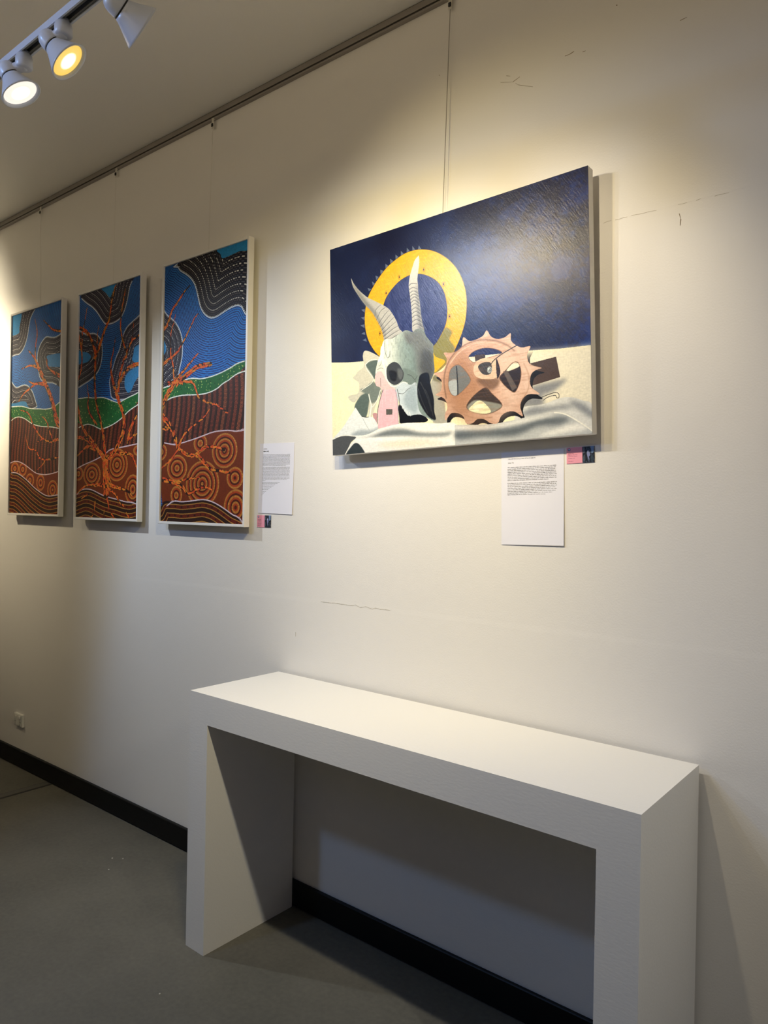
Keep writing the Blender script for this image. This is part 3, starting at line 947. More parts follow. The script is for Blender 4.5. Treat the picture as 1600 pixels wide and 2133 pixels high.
  ('br',[15.8,5.3],[(642,863),(516,881),(384,874),(342,840),(300,819),(259,817),(222,789),(191,721)]),
  ('br',[8.4,4.9],[(438,888),(399,916),(339,940)]),
  ('br',[14.1,10.5],[(592,686),(625,725)]),
 ],
}


# ------------------------------------------------------------------ the skull still life
def group_of(key):
    d = {}
    for k, w, p in ART[key]:
        d.setdefault(k, []).append((w, p))
    return d


def paint_skull():
    pc = Pic(1017, 772, 1.3, '0E1436')
    D = group_of('skull')
    H, W = pc.H, pc.W

    def f(k, col, alpha=1.0, soft=0, curve=True):
        for w, p in D.get(k, []):
            pc.fill(p, col, alpha, soft, curve)

    def st(k, col, alpha=1.0, soft=0, curve=True):
        for w, p in D.get(k, []):
            pc.stroke(p, w[0], w[1], col, alpha, curve, soft)

    def bb(k):
        p = np.array(D[k][0][1])
        return p.min(0), p.max(0)

    # night sky: scrubbed navy, bluer to the upper right, near black to the left
    x = np.linspace(0, 1, W, dtype=np.float32)[None]
    n = .5 * vnoise(H, W, 90, 110, 3) + .3 * vnoise(H, W, 30, 34, 4) + .2 * vnoise(H, W, 8, 9, 5)
    pc.put(np.clip((n - .42) * 3, 0, 1) * np.clip(x * 1.6 - .45, 0, 1), '0D2F80', .7)
    pc.put(np.clip((.50 - n) * 4, 0, 1), '10173A', .7)
    pc.put(np.clip((vnoise(H, W, 60, 70, 8) - .5) * 3, 0, 1) * np.clip(1.2 - x * 1.2, 0, 1), '222C54', .4)
    pc.put(np.clip(.28 - x, 0, 1) * 2.2, '0C1A40', .8)
    # cloth on the table
    (ax, ay), (bx, by) = bb('cloth')
    f('cloth', 'EFE8C2', 1, 0, False)
    f('clothR', 'E2DCCB', .9, 10, False)
    # yellow chainring
    f('tooth', '5A6680', .9, curve=False)
    f('ringO', 'E0A204')
    m = pc.mask(D['ringO'][0][1])
    n2 = vnoise(H, W, 26, 3, 12)
    pc.put(m * np.clip((n2 - .5) * 2, 0, 1), 'B8860A', .35)
    pc.put(m * np.clip((vnoise(H, W, 4, 30, 13) - .55) * 3, 0, 1), 'EDB818', .5)
    f('olive', '77763F', .92, 3)
    f('oliveY', 'D2A81A')
    f('ringI', '2C3464')
    mi = pc.mask(D['ringI'][0][1])
    pc.put(mi * np.clip((vnoise(H, W, 24, 20, 15) - .45) * 3, 0, 1), '1E2656', .8)
    for w, p in D['ringO'] + D['ringI']:
        pc.stroke(p + p[:1], 2.2, 2.2, '5B4A12', .55)
    for w, p in D['hole']:
        c = p[0]
        pc.disc(c, 5.6, '7A5A08', 7.6, 1.3)
        pc.disc(c, 2.3, '1A1408', 3.6)
    # block and shadows right of the gear
    f('cliff', 'A3A297', 1, 2)
    f('cliffD', '6B6A52', .9, 3)
    f('shadeR', '7E8188', .95, 7)
    f('block', '493A33', 1, 0, False)
    # pale gear seen edge-on at the left
    f('gearL', 'C4C2B2')
    f('gearLm', '69746F', .95, 3)
    f('gearLd', '55635F', 1, 2)
    st('edgeW', 'E9E8DC')
    # horns
    for key, dk in (('hornL', 'hornLs'), ('hornR', 'hornRs')):
        f(key, 'A9A9A8')
        f(dk, '606264', .75, 6)
    (a0, b0) = bb('hornR')
    mt = pc.mask(D['hornR'][0][1]) * np.clip(1 - (pc.Y[:, None] / pc.res - a0[1]) / 130, 0, 1)
    pc.put(mt.astype(np.float32), 'CFCED4', .8)
    for w, p in D['ridge']:
        pc.stroke([(q[0], q[1] + 3.5) for q in p], w[0] * .9, w[1], 'D5D5D0', .55, soft=1)
        pc.stroke(p, w[0], w[1], '3E4044', .8, soft=1)
    # skull
    (a0, b0) = bb('skull')
    pc.grad(D['skull'][0][1], 'F0F5EC', '7F908E', (a0[0] + 20, 0), (a0[0] + .66 * (b0[0] - a0[0]), 0))
    ms = pc.mask(D['skull'][0][1]).astype(np.float32)

    def fc(k, col, alpha, soft):
        for w, p in D.get(k, []):
            pc.fill(p, col, alpha, soft, True, ms)
    fc('shadeM', '6F8484', .5, 16)
    fc('shadeD', '6A6C6C', .85, 12)
    fc('shadeDD', '3F4143', .75, 10)
    fc('browS', '6D7070', .6, 4)
    fc('bossS', '5F6160', .6, 4)
    pc.put(ms * np.clip((vnoise(H, W, 14, 5, 21) - .5) * 2, 0, 1), '4C5456', .25)
    f('templeL', 'D3D6CC')
    f('nasal', '18191C', 1, 1)
    st('nasalS', '5A5E62', .8, 1)
    f('cheek', '6C7B78', .9, 3)
    f('jaw', 'BCC9D2')
    f('jawS', '8596A2', .6, 6)
    f('socket', '3A3D40')
    f('socketD', '17181A', .9, 2)
    f('socketL', '6A6F70', .7, 3)
    f('black', '0D0D0F')
    st('toothW', 'E6E8E4')
    # pink carton
    f('pinkT', 'B9B6B8', 1, 0, False)
    f('pinkB', 'D9B9BA', 1, 0, False)
    f('pinkS', 'B98C90')
    f('pinkM', 'E8B2BC', 1, 0, False)
    for w, p in D['pinkM']:
        mp_ = pc.mask(p, False)
        pc.put(mp_ * np.clip((vnoise(H, W, 60, 7, 23) - .5) * 2.5, 0, 1), 'EBC6C9', .5)
    st('greyL', '6D6A6E')
    st('greyL2', 'A99FAE')
    f('square', '55534F', 1, 0, False)
    # folds of the cloth
    f('foldA', 'DDE2E2')
    f('foldAs', '87929A', .7, 5)
    p = D['foldB'][0][1]
    f('foldB', 'ECECE8')
    f('foldBs', '6B7377', .95, 6)
    f('foldC', 'E6E5E2')
    f('foldCp', 'E9D9BE', .75, 9)
    f('foldCw', 'F7F6F0', .85, 5)
    f('dark', '4D5054', 1, 1)
    f('dark2', '323A3F', 1, 1)
    f('foldR', 'D4D5D4')
    f('foldRs', '6A707A', .75, 7)
    f('foldS', 'B6BABD', 1, 0, False)
    f('foldSs', '525A62', .9, 8)
    f('foldSw', 'EFEEEA', .85, 6)
    # big gear
    p = D['gearO'][0][1]
    my = (min(q[1] for q in p) + max(q[1] for q in p)) / 2
    low = np.clip((pc.Y[:, None] / pc.res - my + 60) / 30, 0, 1) * np.ones((1, W), np.float32)
    mk = pc.mask([(q[0] + 9, q[1] + 15) for q in p]) * low
    mk2 = pc.mask(D['foldS'][0][1]) | pc.mask(D['foldB'][0][1])
    pc.put(mk * (1 - mk2), '141312')
    f('gearO', 'C7A290')
    f('gearBrown', '9A6C4B', .75, 24)
    f('gearPink', 'DDC2B5', .7, 20)
    mg_ = pc.mask(p).astype(np.float32)
    pc.put(boxblur(pc.mask(D['gearTop'][0][1]).astype(np.float32), 6) * mg_, 'DFC4B8', .6)
    st('rimL', 'D9C0AE', .8, 1)
    st('rim', '6B5342', .8, 2)
    st('rimD', '8F6B53', .6, 2)
    f('holeT', '1B2654')
    f('holeTw', 'DEDACB')
    f('holeTd', '3F352F', 1, 0, False)
    f('holeL', '6C6E6F')
    f('holeLw', 'A2A8AC', 1, 1)
    st('holeLd', '2E3032')
    f('holeB', '3A2F27')
    f('holeBg', '8F918A', .9, 2)
    f('egg', 'DEDBB6')
    f('eggH', 'F1EECF', .8, 3)
    f('holeR', '2B2321')
    f('holeRw', 'E4DECB')
    f('holeRg', '5A524F', 1, 1, False)
    for k in ('holeT', 'holeL', 'holeB', 'holeR'):
        for w, q in D[k]:
            pc.stroke(q + q[:1], 2.5, 2.5, '7A5640', .6)
    f('hubS', '5E4634', .75, 5)
    f('hub', 'D3B9A4')
    f('hubH', '3C3A38')
    f('hubD', '2B2320')
    mg2 = (mg_ > 0) * np.clip((vnoise(H, W, 5, 40, 31) - .5) * 2.5, 0, 1)
    pc.put(mg2.astype(np.float32), '8A6048', .22)
    st('cable', '35322F')
    c = D['bulb'][0][1][0]
    pc.disc(c, 9, '8E959A', 10.5)
    pc.disc((c[0] - 2, c[1] - 3), 4, 'C7CDD0')
    pc.disc((c[0] + 3, c[1]), 4, '4B5054', None, 1.4)
    # drawn lines last
    st('lineD', '2C2B2B', .85)
    st('lineW', 'ECEBE3', .95)
    st('lineG', '9BA3A6', .9)
    # bottom of the divider between the two cloth halves, brush grain over everything
    g = vnoise(H, W, 3, 9, 41) * .6 + vnoise(H, W, 9, 3, 42) * .4
    pc.a *= (1 + (g - .5) * .11)[..., None]
    return pc


def paint_panel(key, w, h, seed):
    r = np.random.default_rng(seed)
    pc = Pic(w, h, 1.0, '1A78CC')
    D = group_of(key)
    full = np.ones((pc.H, pc.W), bool)

    def edge(p):            # the part of a region's outline that lies inside the picture
        q = smooth_pts(p, True, 4)
        tn = np.roll(q, -1, 0) - np.roll(q, 1, 0)
        keep = [(a > -14 and a < w + 14 and b > -4 and b < h + 14 and not ((a < 14 or a > w - 8) and abs(d[0]) < .4 * abs(d[1]))) for (a, b), d in zip(q, tn)]
        n = len(q)
        start = next((i for i in range(n) if not keep[i - 1] and keep[i]), 0)
        runs, cur = [], []
        for j in range(n + 1):
            i = (start + j) % n
            if keep[i] and j < n:
                cur.append(tuple(q[i]))
            elif cur:
                runs.append(cur)
                cur = []
        return runs

    # sky: rows of blue dabs that follow the main cloud
    for _, p in D.get('sky2', []):
        pc.fill(p, '3E69B4', .40, 26)
    e = max(edge(D['cloud'][0][1]), key=len)
    pc.dotrows(full, e[::2], 10.0, 14, 6.4, ['0C3272', '113F86'], 2.3)
    clouds = [('cloud', '0B0C1C', ['C9C6BC', '3E3F4A', '574F50']), ('cloud2', '1C1D30', ['B9B8BA', '3A3A48', '75727A']), ('cloud3', '24253A', ['BCB9BA', '45454F', '7E7B80'])]
    if key != 'f3':
        clouds[0] = ('cloud', '14152B', ['BDBAB8', '3A3A4A', '65626C'])
    for k, base, dots in clouds:
        for _, p in D.get(k, []):
            m = pc.mask(p)
            pc.put(m, base)
            e = max(edge(p), key=len)
            pc.dotrows(m, e[::2], 9.6, 9.4, 5.6, dots)
            for run in edge(p):
                pc.stroke(run[::2], 5.0, 5.0, 'C4D3E4', 1, False)
    for k, c in (('void', '1F82C0'), ('void2', '2E86C8'), ('void3', '3484BE')):
        for _, p in D.get(k, []):
            pc.fill(p, c)
    # green hill
    for _, p in D['green']:
        m = pc.mask(p)
        pc.put(m, '17632F')
        q = np.array(p)
        for _ in range(260):
            c = (r.uniform(0, w), r.uniform(q[:, 1].min(), q[:, 1].max()))
            i, j = int(c[1]), int(c[0])
            if 0 <= i < pc.H and 0 <= j < pc.W and m[i, j]:
                pc.disc(c, r.uniform(2.0, 3.4), r.choice(['8FB25A', 'B9C96C', '4E9A4A', '0B3D1C']))
    # brown slope: columns of short dashes
    for _, p in D['brown']:
        m = pc.mask(p)
        pc.put(m, '351A12')
        yy, xx = np.nonzero(m)
        u = (xx + 10 * np.sin(yy / 60.0) + yy * .06) / 37.0
        k = u - np.floor(u)
        v = yy / 5.6 + .35 * np.sin(xx / 11.0)
        on = (k < .56) & (v - np.floor(v) < .5) & (((xx + 3 * (yy / 5.6).astype(int)) % 8) < 6)
        s_ = np.array([lin('A8472A'), lin('B5603A'), lin('8E3A2A')])[(np.floor(u).astype(int)) % 3]
        pc.a[yy[on], xx[on]] = s_[on]
        dk = k > .82
        pc.a[yy[dk], xx[dk]] = lin('22100C')
    # rust ground with concentric rings
    for _, p in D['rust']:
        m = pc.mask(p)
        pc.put(m, '6E2B0C')
        for _, c in D['circ']:
            (cx, cy), rx, ry = c[0], abs(c[1][0] - c[0][0]), abs(c[2][1] - c[0][1])
            X, Y = (pc.X[None] - cx) / max(rx, 1), (pc.Y[:, None] - cy) / max(ry, 1)
            q = np.sqrt(X * X + Y * Y)
            R = (rx + ry) / 2
            n = max(3, int(round(R / 8.5)))
            k = np.floor((1 - q) * n).astype(int)
            ins = (q < 1) & m
            th = np.arctan2(Y, X)
            fr = th * q * R / 6.0
            dash = (fr - np.floor(fr)) < .62
            for kk, col in ((0, 'D0923F'), (1, 'A03A12'), (2, '4A1608')):
                sel = ins & (k % 3 == kk)
                if kk == 0:
                    sel &= dash
                pc.a[sel] = lin(col)
    # banded earth at the foot
    for _, p in D['strip']:
        m = pc.mask(p)
        pc.put(m, '2A120B')
        e = min(edge(p), key=lambda run: sum(b for a, b in run) / len(run)) if len(edge(p)) > 1 else edge(p)[0]
        e = [q for q in e if q[1] < h - 6]
        top = {}
        for a, b in e:
            i = int(a // 6)
            top[i] = min(top.get(i, 1e9), b)
        line = [(i * 6 + 3, top[i]) for i in sorted(top)]
        yy, xx, d, t = pc.along(m, line, False)
        ph = d % 41
        for lo, hi, col in ((13, 17, 'A87A35'), (17, 33, '5E1C0B'), (33, 37, 'A87A35')):
            k = (ph > lo) & (ph < hi)
            pc.a[yy[k], xx[k]] = lin(col)
        k = (ph > 21) & (ph < 29) & ((t % 46) < 11)
        pc.a[yy[k], xx[k]] = lin('2B0E07')
    # white seams between the bands
    for k, c in (('green', 'D8E2D4'), ('rust', 'CDB7C2')):
        for _, p in D[k]:
            for run in edge(p):
                pc.stroke(run[::2], 5, 5, c, 1, False)
                pc.edge_dots(run[::3], 6.4, 9, 'EDEFEA' if k == 'green' else 'D9C6D0')
    # the tree: dark limbs filled with orange dabs
    orange = ['DE5F1E', 'DB8228', 'C9461C', 'E4722A', 'B87224', 'D64F22']
    for ws, p in D['br']:
        w0, w1 = ws[0], ws[-1]
        pc.stroke(p, w0, w1, '2A130D')
    for ws, p in D['br']:
        w0, w1 = ws[0], ws[-1]
        q = smooth_pts(p, False, 8)
        seg = np.hypot(*(q[1:] - q[:-1]).T)
        L_ = np.concatenate([[0], np.cumsum(seg)])
        tot = L_[-1]
        s_ = 2.0
        while s_ < tot:
            i = min(np.searchsorted(L_, s_, 'right') - 1, len(seg) - 1)
            a = q[i] + (q[i + 1] - q[i]) * (s_ - L_[i]) / max(seg[i], 1e-6)
            d = (q[i + 1] - q[i]) / max(seg[i], 1e-6)
            nn = np.array([-d[1], d[0]])
            wd = w0 + (w1 - w0) * s_ / tot
            cnt = max(1, int(round(wd / 10.5)))
            for j in range(cnt):
                if r.random() < .30:
                    continue
                off = ((j + .5) / cnt - .5) * wd + r.uniform(-1.5, 1.5)
                c = a + nn * off + d * r.uniform(-6, 6)
                an = r.uniform(-.35, .35)
                dd = np.array([d[0] * math.cos(an) - d[1] * math.sin(an), d[0] * math.sin(an) + d[1] * math.cos(an)])
                l = r.uniform(5, 10)
                tw = min(10.5, max(4.5, wd / cnt * .92))
                pc.stroke([tuple(c - dd * l), tuple(c + dd * l)], tw, tw * .7, r.choice(orange), 1, False)
            s_ += 12.5
    g = vnoise(pc.H, pc.W, 5, 5, seed + 3)
    pc.a *= (1 + (g - .5) * .14)[..., None]
    return pc


PX0, PX1, PZ0, PZ1 = -1.2767, -0.2599, 1.7945, 2.5664
PW, PH, PT = PX1 - PX0, PZ1 - PZ0, .0354
art = thing('canvas_painting', 'wide unframed canvas of a horned skull, yellow ring and rusty gear', 'painting',
            ((PX0 + PX1) / 2, -.055 - .0065, (PZ0 + PZ1) / 2), (math.atan(.013 / PH * 1.0), -.0285, 0))
bm = bmesh.new()
box(bm, -PW / 2, PW / 2, .0012, PT, -PH / 2, PH / 2, .003, 2)
obj('stretched_canvas', bm, M_CANVAS, art)
M_SKULL = art_material('oil_skull_still_life', paint_skull().image('skull_still_life'), .25, .34, 'oil', .36)
panel('painted_face', PW - .001, PH - .001, .0016, M_SKULL, art)
obj('cable_tie', B(-.012, .012, PT - .001, PT + .012, PH / 2 - .06, PH / 2 - .03), M_BLACK, art)

# ------------------------------------------------------------------ the three framed dot paintings
FY, FT = -.0499, .029
TRI = [
    ('f3', -2.3927, -1.7711, 1.4980, 2.7194, 'white framed dot painting with big dark cloud at the top right, nearest the skull canvas', 5),
    ('f2', -3.1745, -2.5649, 1.5025, 2.7185, 'white framed dot painting with the whole tree trunk, middle of the triptych', 6),
    ('f1', -3.9692, -3.3383, 1.5127, 2.7289, 'white framed dot painting with pale blue corner and branches entering from its right', 8),
]
FW = .012
for key, x0, x1, z0, z1, lab, sd in TRI:
    w, h = x1 - x0, z1 - z0
    t = thing('framed_painting', lab, 'painting', ((x0 + x1) / 2, FY, (z0 + z1) / 2), group='three framed dot paintings of one tree')
    for a, c in ((-w / 2, -w / 2 + FW), (w / 2 - FW, w / 2)):
        obj('frame_rail', B(a, c, 0, FT, -h / 2, h / 2, .0012, 1), M_FRAME, t)
    for a, c in ((-h / 2, -h / 2 + FW), (h / 2 - FW, h / 2)):
        obj('frame_rail', B(-w / 2 + FW, w / 2 - FW, 0, FT, a, c, .0012, 1), M_FRAME, t)
    pic = paint_panel(key, int(round((w - 2 * FW) * 1000)), int(round((h - 2 * FW) * 1000)), sd).image('dot_painting_' + key)
    panel('picture', w - 2 * FW, h - 2 * FW, .006, art_material('acrylic_' + key, pic, .6, .3, 'fine', .22), t, (0, .008, 0))
    obj('backing_board', B(-w / 2 + FW, w / 2 - FW, .0145, .0175, -h / 2 + FW, h / 2 - FW), M_FRAME, t)
    obj('hanging_bracket', B(-.02, .02, FT, FT + .017, h / 2 - .05, h / 2 - .02), M_BLACK, t)

# ------------------------------------------------------------------ console plinth
TX0, TX1, TD, TH, TT, TL = -1.5802, .0488, .4289, .9182, .1068, .1017
yb, yf = -TB - .0006, -TB - TD
tab = thing('console_table', 'plain white box-like console table with thick slab legs below the skull painting', 'table', ((TX0 + TX1) / 2, (yb + yf) / 2, 0))
hw, hd = (TX1 - TX0) / 2, (yb - yf) / 2
obj('tabletop', B(-hw, hw, -hd, hd, TH - TT, TH), M_PLINTH, tab)
obj('leg', B(-hw, -hw + TL, -hd, hd, 0, TH - TT), M_PLINTH, tab)
obj('leg', B(hw - TL, hw, -hd, hd, 0, TH - TT), M_PLINTH, tab)

# ------------------------------------------------------------------ lighting track and spotlights
tx0, tx1 = -5.4, 2.1
trk = thing('lighting_track', 'long white track carrying the spotlights under the ceiling', 'track', ((tx0 + tx1) / 2, TRACK_Y, TRACK_Z))
hl = (tx1 - tx0) / 2
TWD, THT = .034, .020
bm = bmesh.new()
box(bm, -hl, hl, -TWD / 2, TWD / 2, THT / 2 - .004, THT / 2)
box(bm, -hl, hl, -TWD / 2, -TWD / 2 + .0045, -THT / 2, THT / 2 - .004)
box(bm, -hl, hl, TWD / 2 - .0045, TWD / 2, -THT / 2, THT / 2 - .004)
obj('channel', bm, M_TRACK, trk)
for s in (-1, 1):
    obj('conductor', B(-hl, hl, s * .008 - .0028, s * .008 + .0028, -THT / 2 + .003, THT / 2 - .004), M_TRACK_DK, trk)
    obj('end_cap', B(s * hl - .004, s * hl + .004, -TWD / 2 - .001, TWD / 2 + .001, -THT / 2 - .001, THT / 2 + .001), M_TRACK, trk)
for rx in (-4.9, -3.6, -.72, .6, 1.9):
    obj('drop_rod', tube(bmesh.new(), (rx - trk.location.x, 0, THT / 2), (rx - trk.location.x, 0, ZC - TRACK_Z), .004, 8), M_TRACK, trk)

def spotlight(lab, mouth, aim, colr, watts, cone, blend, glow, ty, under, side, group, soft=.022):
    """one spotlight: turret in the track, swivel arm, round neck, flared shade, glowing lens and its light"""
    mouth = Vector(mouth)
    ax = Vector(aim).normalized()
    HL = .0735
    elbow = mouth - ax * HL
    root = thing('track_spotlight', lab, 'spotlight', (elbow.x + side, ty, under), group=group)
    o = root.location
    e = elbow - o
    low = min(-.030, e.z + .004)
    bm = bmesh.new()
    lathe(bm, (0, 0, .006), (0, 0, -1), [(0, .0165), (.009, .0165), (.0095, .0205), (.016, .0205), (.0165, .0225), (.006 - low - .004, .0225), (.006 - low, .0185)], 32)
    obj('track_adapter', bm, M_LAMP, root, True)
    j0 = Vector((0, 0, low + .009))
    d = e - j0
    bm = bmesh.new()
    lathe(bm, j0, d, [(-.004, .0125), (0, .0145), (d.length, .0145), (d.length + .004, .0125)], 24)
    obj('swivel_arm', bm, M_LAMP, root, True)
    bm = bmesh.new()
    lathe(bm, e, ax, [(-.024, .004), (-.0225, .012), (-.018, .0185), (-.010, .0235), (0, .0256), (.0120, .0262), (.0155, .0264), (.0162, .0250)], 36)
    obj('lamp_neck', bm, M_LAMP, root, True)
    bm = bmesh.new()
    lathe(bm, e, ax, [(.0155, .0240), (.0160, .0258), (.0190, .0258), (.0195, .0240)], 36)
    obj('gasket', bm, M_BLACK, root, True)
    bm = bmesh.new()
    prof = [(.0190, .0225), (.0195, .0264), (.026, .0288), (.038, .0352), (.054, .0446), (.064, .0505), (.0685, .0535), (.0715, .0552), (.0735, .0550), (.0740, .0525), (.0700, .0480), (.0655, .0460)]
    lathe(bm, e, ax, prof, 48, False, False)
    obj('lamp_shade', bm, M_LAMP, root, True)
    ln = bmesh.new()
    lathe(ln, (0, 0, 0), (0, 0, 1), [(-.004, .0450), (0, .0465), (.0022, .032), (.003, .013)], 40)
    lo = obj('lens', ln, G_WHITE if glow == 'white' else G_YELLOW, root, True)
    lo.location = e + ax * .0668
    lo.rotation_mode = 'QUATERNION'
    lo.rotation_quaternion = Vector((0, 0, 1)).rotation_difference(ax)
    ld = bpy.data.lights.new('bulb_light', 'SPOT')
    ld.energy = watts
    ld.color = colr
    ld.spot_size = math.radians(cone)
    ld.spot_blend = blend
    ld.shadow_soft_size = soft
    lt = link(bpy.data.objects.new('bulb_light', ld), root)
    lt.location = e + ax * .0785
    lt.rotation_mode = 'QUATERNION'
    lt.rotation_quaternion = Vector((0, 0, -1)).rotation_difference(ax)


for i, L_ in enumerate(LAMPS):
    spotlight(*L_, TRACK_Y, TRACK_Z - THT / 2, -.030 if i == 2 else .038, 'spotlights on the track')

# a short second track near the window wall, behind the camera, with one cool spotlight
qx0, qx1, qy, qz = -2.7, -1.3, -2.5, 3.09
trk2 = thing('lighting_track', 'short white track near the window wall, behind the camera', 'track', ((qx0 + qx1) / 2, qy, qz))
bm = bmesh.new()
hl2 = (qx1 - qx0) / 2
box(bm, -hl2, hl2, -TWD / 2, TWD / 2, THT / 2 - .004, THT / 2)
box(bm, -hl2, hl2, -TWD / 2, -TWD / 2 + .0045, -THT / 2, THT / 2 - .004)
box(bm, -hl2, hl2, TWD / 2 - .0045, TWD / 2, -THT / 2, THT / 2 - .004)
obj('channel', bm, M_TRACK, trk2)
for rx in (-.55, .55):
    obj('drop_rod', tube(bmesh.new(), (rx, 0, THT / 2), (rx, 0, ZC - qz), .004, 8), M_TRACK, trk2)
spotlight('cool white spotlight on the short track near the window wall', (-2.1, -2.47, 3.0), (.42, .60, -.66), (.29, .52, 1.0), COOL_W, 86, .25, 'white', qy, qz - THT / 2, .03, 'spotlights on the second track', .085)

# ------------------------------------------------------------------ hanging rail with its hooks and lines
RB = 3.3183
rail = thing('hanging_rail', 'narrow metal picture hanging rail along the top of the wall', 'rail', ((X0 + X1) / 2, 0, RB))
hl = (X1 - X0) / 2
RH = ZC - RB
obj('rail_face', B(-hl, hl, -.012, 0, .017, RH - .003), M_RAIL, rail)
obj('slot', B(-hl, hl, -.006, 0, .009, .017), M_SLOT, rail)
obj('rail_lip', B(-hl, hl, -.014, 0, 0, .009, .001, 1), M_RAIL, rail)
obj('top_gap', B(-hl, hl, -.010, 0, RH - .003, RH), M_SLOT, rail)
HANG = [
    (-3.683, -3.655, 2.7289, 'clear hook and thin line holding the left dot painting', FY + FT + .006),
    (-2.870, -2.880, 2.7185, 'clear hook and thin line holding the middle dot painting', FY + FT + .006),
    (-2.0753, -2.090, 2.7194, 'clear hook and thin line holding the right dot painting', FY + FT + .006),
    (-.7979, -.8086, 2.572, 'clear hook and dark line holding the skull canvas', -.022),
]
for hx, bx, bz, lab, by in HANG:
    t = thing('picture_hook', lab, 'hook', (hx, 0, RB), group='hooks and lines on the hanging rail')
    bm = bmesh.new()
    box(bm, -.0075, .0075, -.0165, -.0145, -.042, .006, .0008, 1)
    box(bm, -.0075, .0075, -.0145, -.008, -.001, .003)
    obj('hook_body', bm, M_CLEAR, t)
    obj('screw', B(-.0052, .0052, -.0215, -.0165, -.034, -.020, .001, 1), M_BLACK, t)
    obj('cord', tube(bmesh.new(), (0, -.0150, -.036), (bx - hx, by, bz - RB - .02), .0011 if bz < 2.6 else .0006, 6), M_NYLON if bz < 2.6 else M_CLEAR, t)

# ------------------------------------------------------------------ sheets and labels on the wall
def text_mesh(name, s, mat, parent, x, z, width, y, height=None, shear=0.0):
    cu = bpy.data.curves.new(name, 'FONT')
    cu.body = s
    cu.size = .01
    cu.shear = shear
    cu.resolution_u = 2
    tmp = bpy.data.objects.new(name, cu)
    COL.objects.link(tmp)
    bpy.context.view_layer.update()
    me = bpy.data.meshes.new_from_object(tmp.evaluated_get(bpy.context.evaluated_depsgraph_get()))
    bpy.data.objects.remove(tmp)
    bpy.data.curves.remove(cu)
    co = np.zeros(len(me.vertices) * 3, np.float32)
    me.vertices.foreach_get('co', co)
    co = co.reshape(-1, 3)
    k = width / (co[:, 0].max() - co[:, 0].min())
    kz = (height / (co[:, 1].max() - co[:, 1].min())) if height else k
    out = np.stack([(co[:, 0] - co[:, 0].min()) * k, np.zeros(len(co)), co[:, 1] * kz], 1).astype(np.float32)
    me.vertices.foreach_set('co', out.ravel())
    me.update()
    me.materials.clear()
    me.materials.append(mat)
    o = bpy.data.objects.new(name, me)
    o.location = (x, y, z)
    return link(o, parent)


def lines_mesh(name, rows, mat, parent, x0, x1, y, size, seed, kz=0.0):
    """print too small to read: word-length runs of letter-sized strokes, flat ink as one part"""
    r = random.Random(seed)
    vs, fs = [], []
    for z, frac in rows:
        x = x0
        end = x0 + (x1 - x0) * frac
        while x < end - size:
            n = r.randint(2, 10)
            for _ in range(n):
                if x > end:
                    break
                hgt = size * (1.0 if r.random() < .72 else 1.45)
                dz = -size * .4 if r.random() < .1 else 0
                a, b = x, x + size * .62
                i = len(vs)
                zz = z + (a - x0) * kz
                vs += [(a, y, zz + dz), (b, y, zz + dz), (b, y, zz + hgt * .8), (a, y, zz + hgt * .8)]
                fs.append((i, i + 1, i + 2, i + 3))
                x += size * .80
            x += size * .85
    me = bpy.data.meshes.new(name)
    me.from_pydata(vs, [], fs)
    me.materials.append(mat)
    o = bpy.data.objects.new(name, me)
    o['kind'] = 'stuff'
    return link(o, parent)


def sheet(name, w, h, curl, mat, parent):
    """paper with a slight bow away from the wall towards its bottom corner"""
    bm = bmesh.new()
    nx, nz = 6, 10
    g = {}
    for s, off in ((0, 0.0), (1, .0004)):
        for i in range(nx + 1):
            for j in range(nz + 1):
                u, v = i / nx, j / nz
                g[s, i, j] = bm.verts.new((u * w, -.0012 + off - curl * (1 - v) ** 2 * (.35 + .65 * u), v * h))
    for i in range(nx):
        for j in range(nz):
            bm.faces.new((g[0, i, j], g[0, i + 1, j], g[0, i + 1, j + 1], g[0, i, j + 1]))
            bm.faces.new((g[1, i, j], g[1, i, j + 1], g[1, i + 1, j + 1], g[1, i + 1, j]))
    for i in range(nx):
        for j in (0, nz):
            bm.faces.new((g[0, i, j], g[0, i + 1, j], g[1, i + 1, j], g[1, i, j]))
    for j in range(nz):
        for i in (0, nx):
            bm.faces.new((g[0, i, j], g[0, i, j + 1], g[1, i, j + 1], g[1, i, j]))
    return obj(name, bm, mat, parent)


SW, SH = .2151, .2935
s1 = thing('information_sheet', 'white sheet of paper with a title and two printed paragraphs under the skull canvas', 'sheet', (-.5693, 0, 1.4762), (0, -.0235, 0))
sheet('paper', SW, SH, .004, M_PAPER, s1)
yt = -.0016
text_mesh('title_text', 'STILL LIFE WITH SKULLS AND METALLIC OBJECTS', M_INK, s1, .024, .2700, .0965, yt, .0042, .25)
text_mesh('name_text', 'Jenny Tat', M_INKB, s1, .024, .2578, .0205, yt, .0052)
rows = [(.2440 - i * .00515, 1.0 if i < 8 else .86) for i in range(9)] + [(.1935 - i * .00515, 1.0 if i < 7 else .80) for i in range(8)]
lines_mesh('body_text', rows, M_INKL, s1, .0225, .1905, -.0019, .0021, 3)

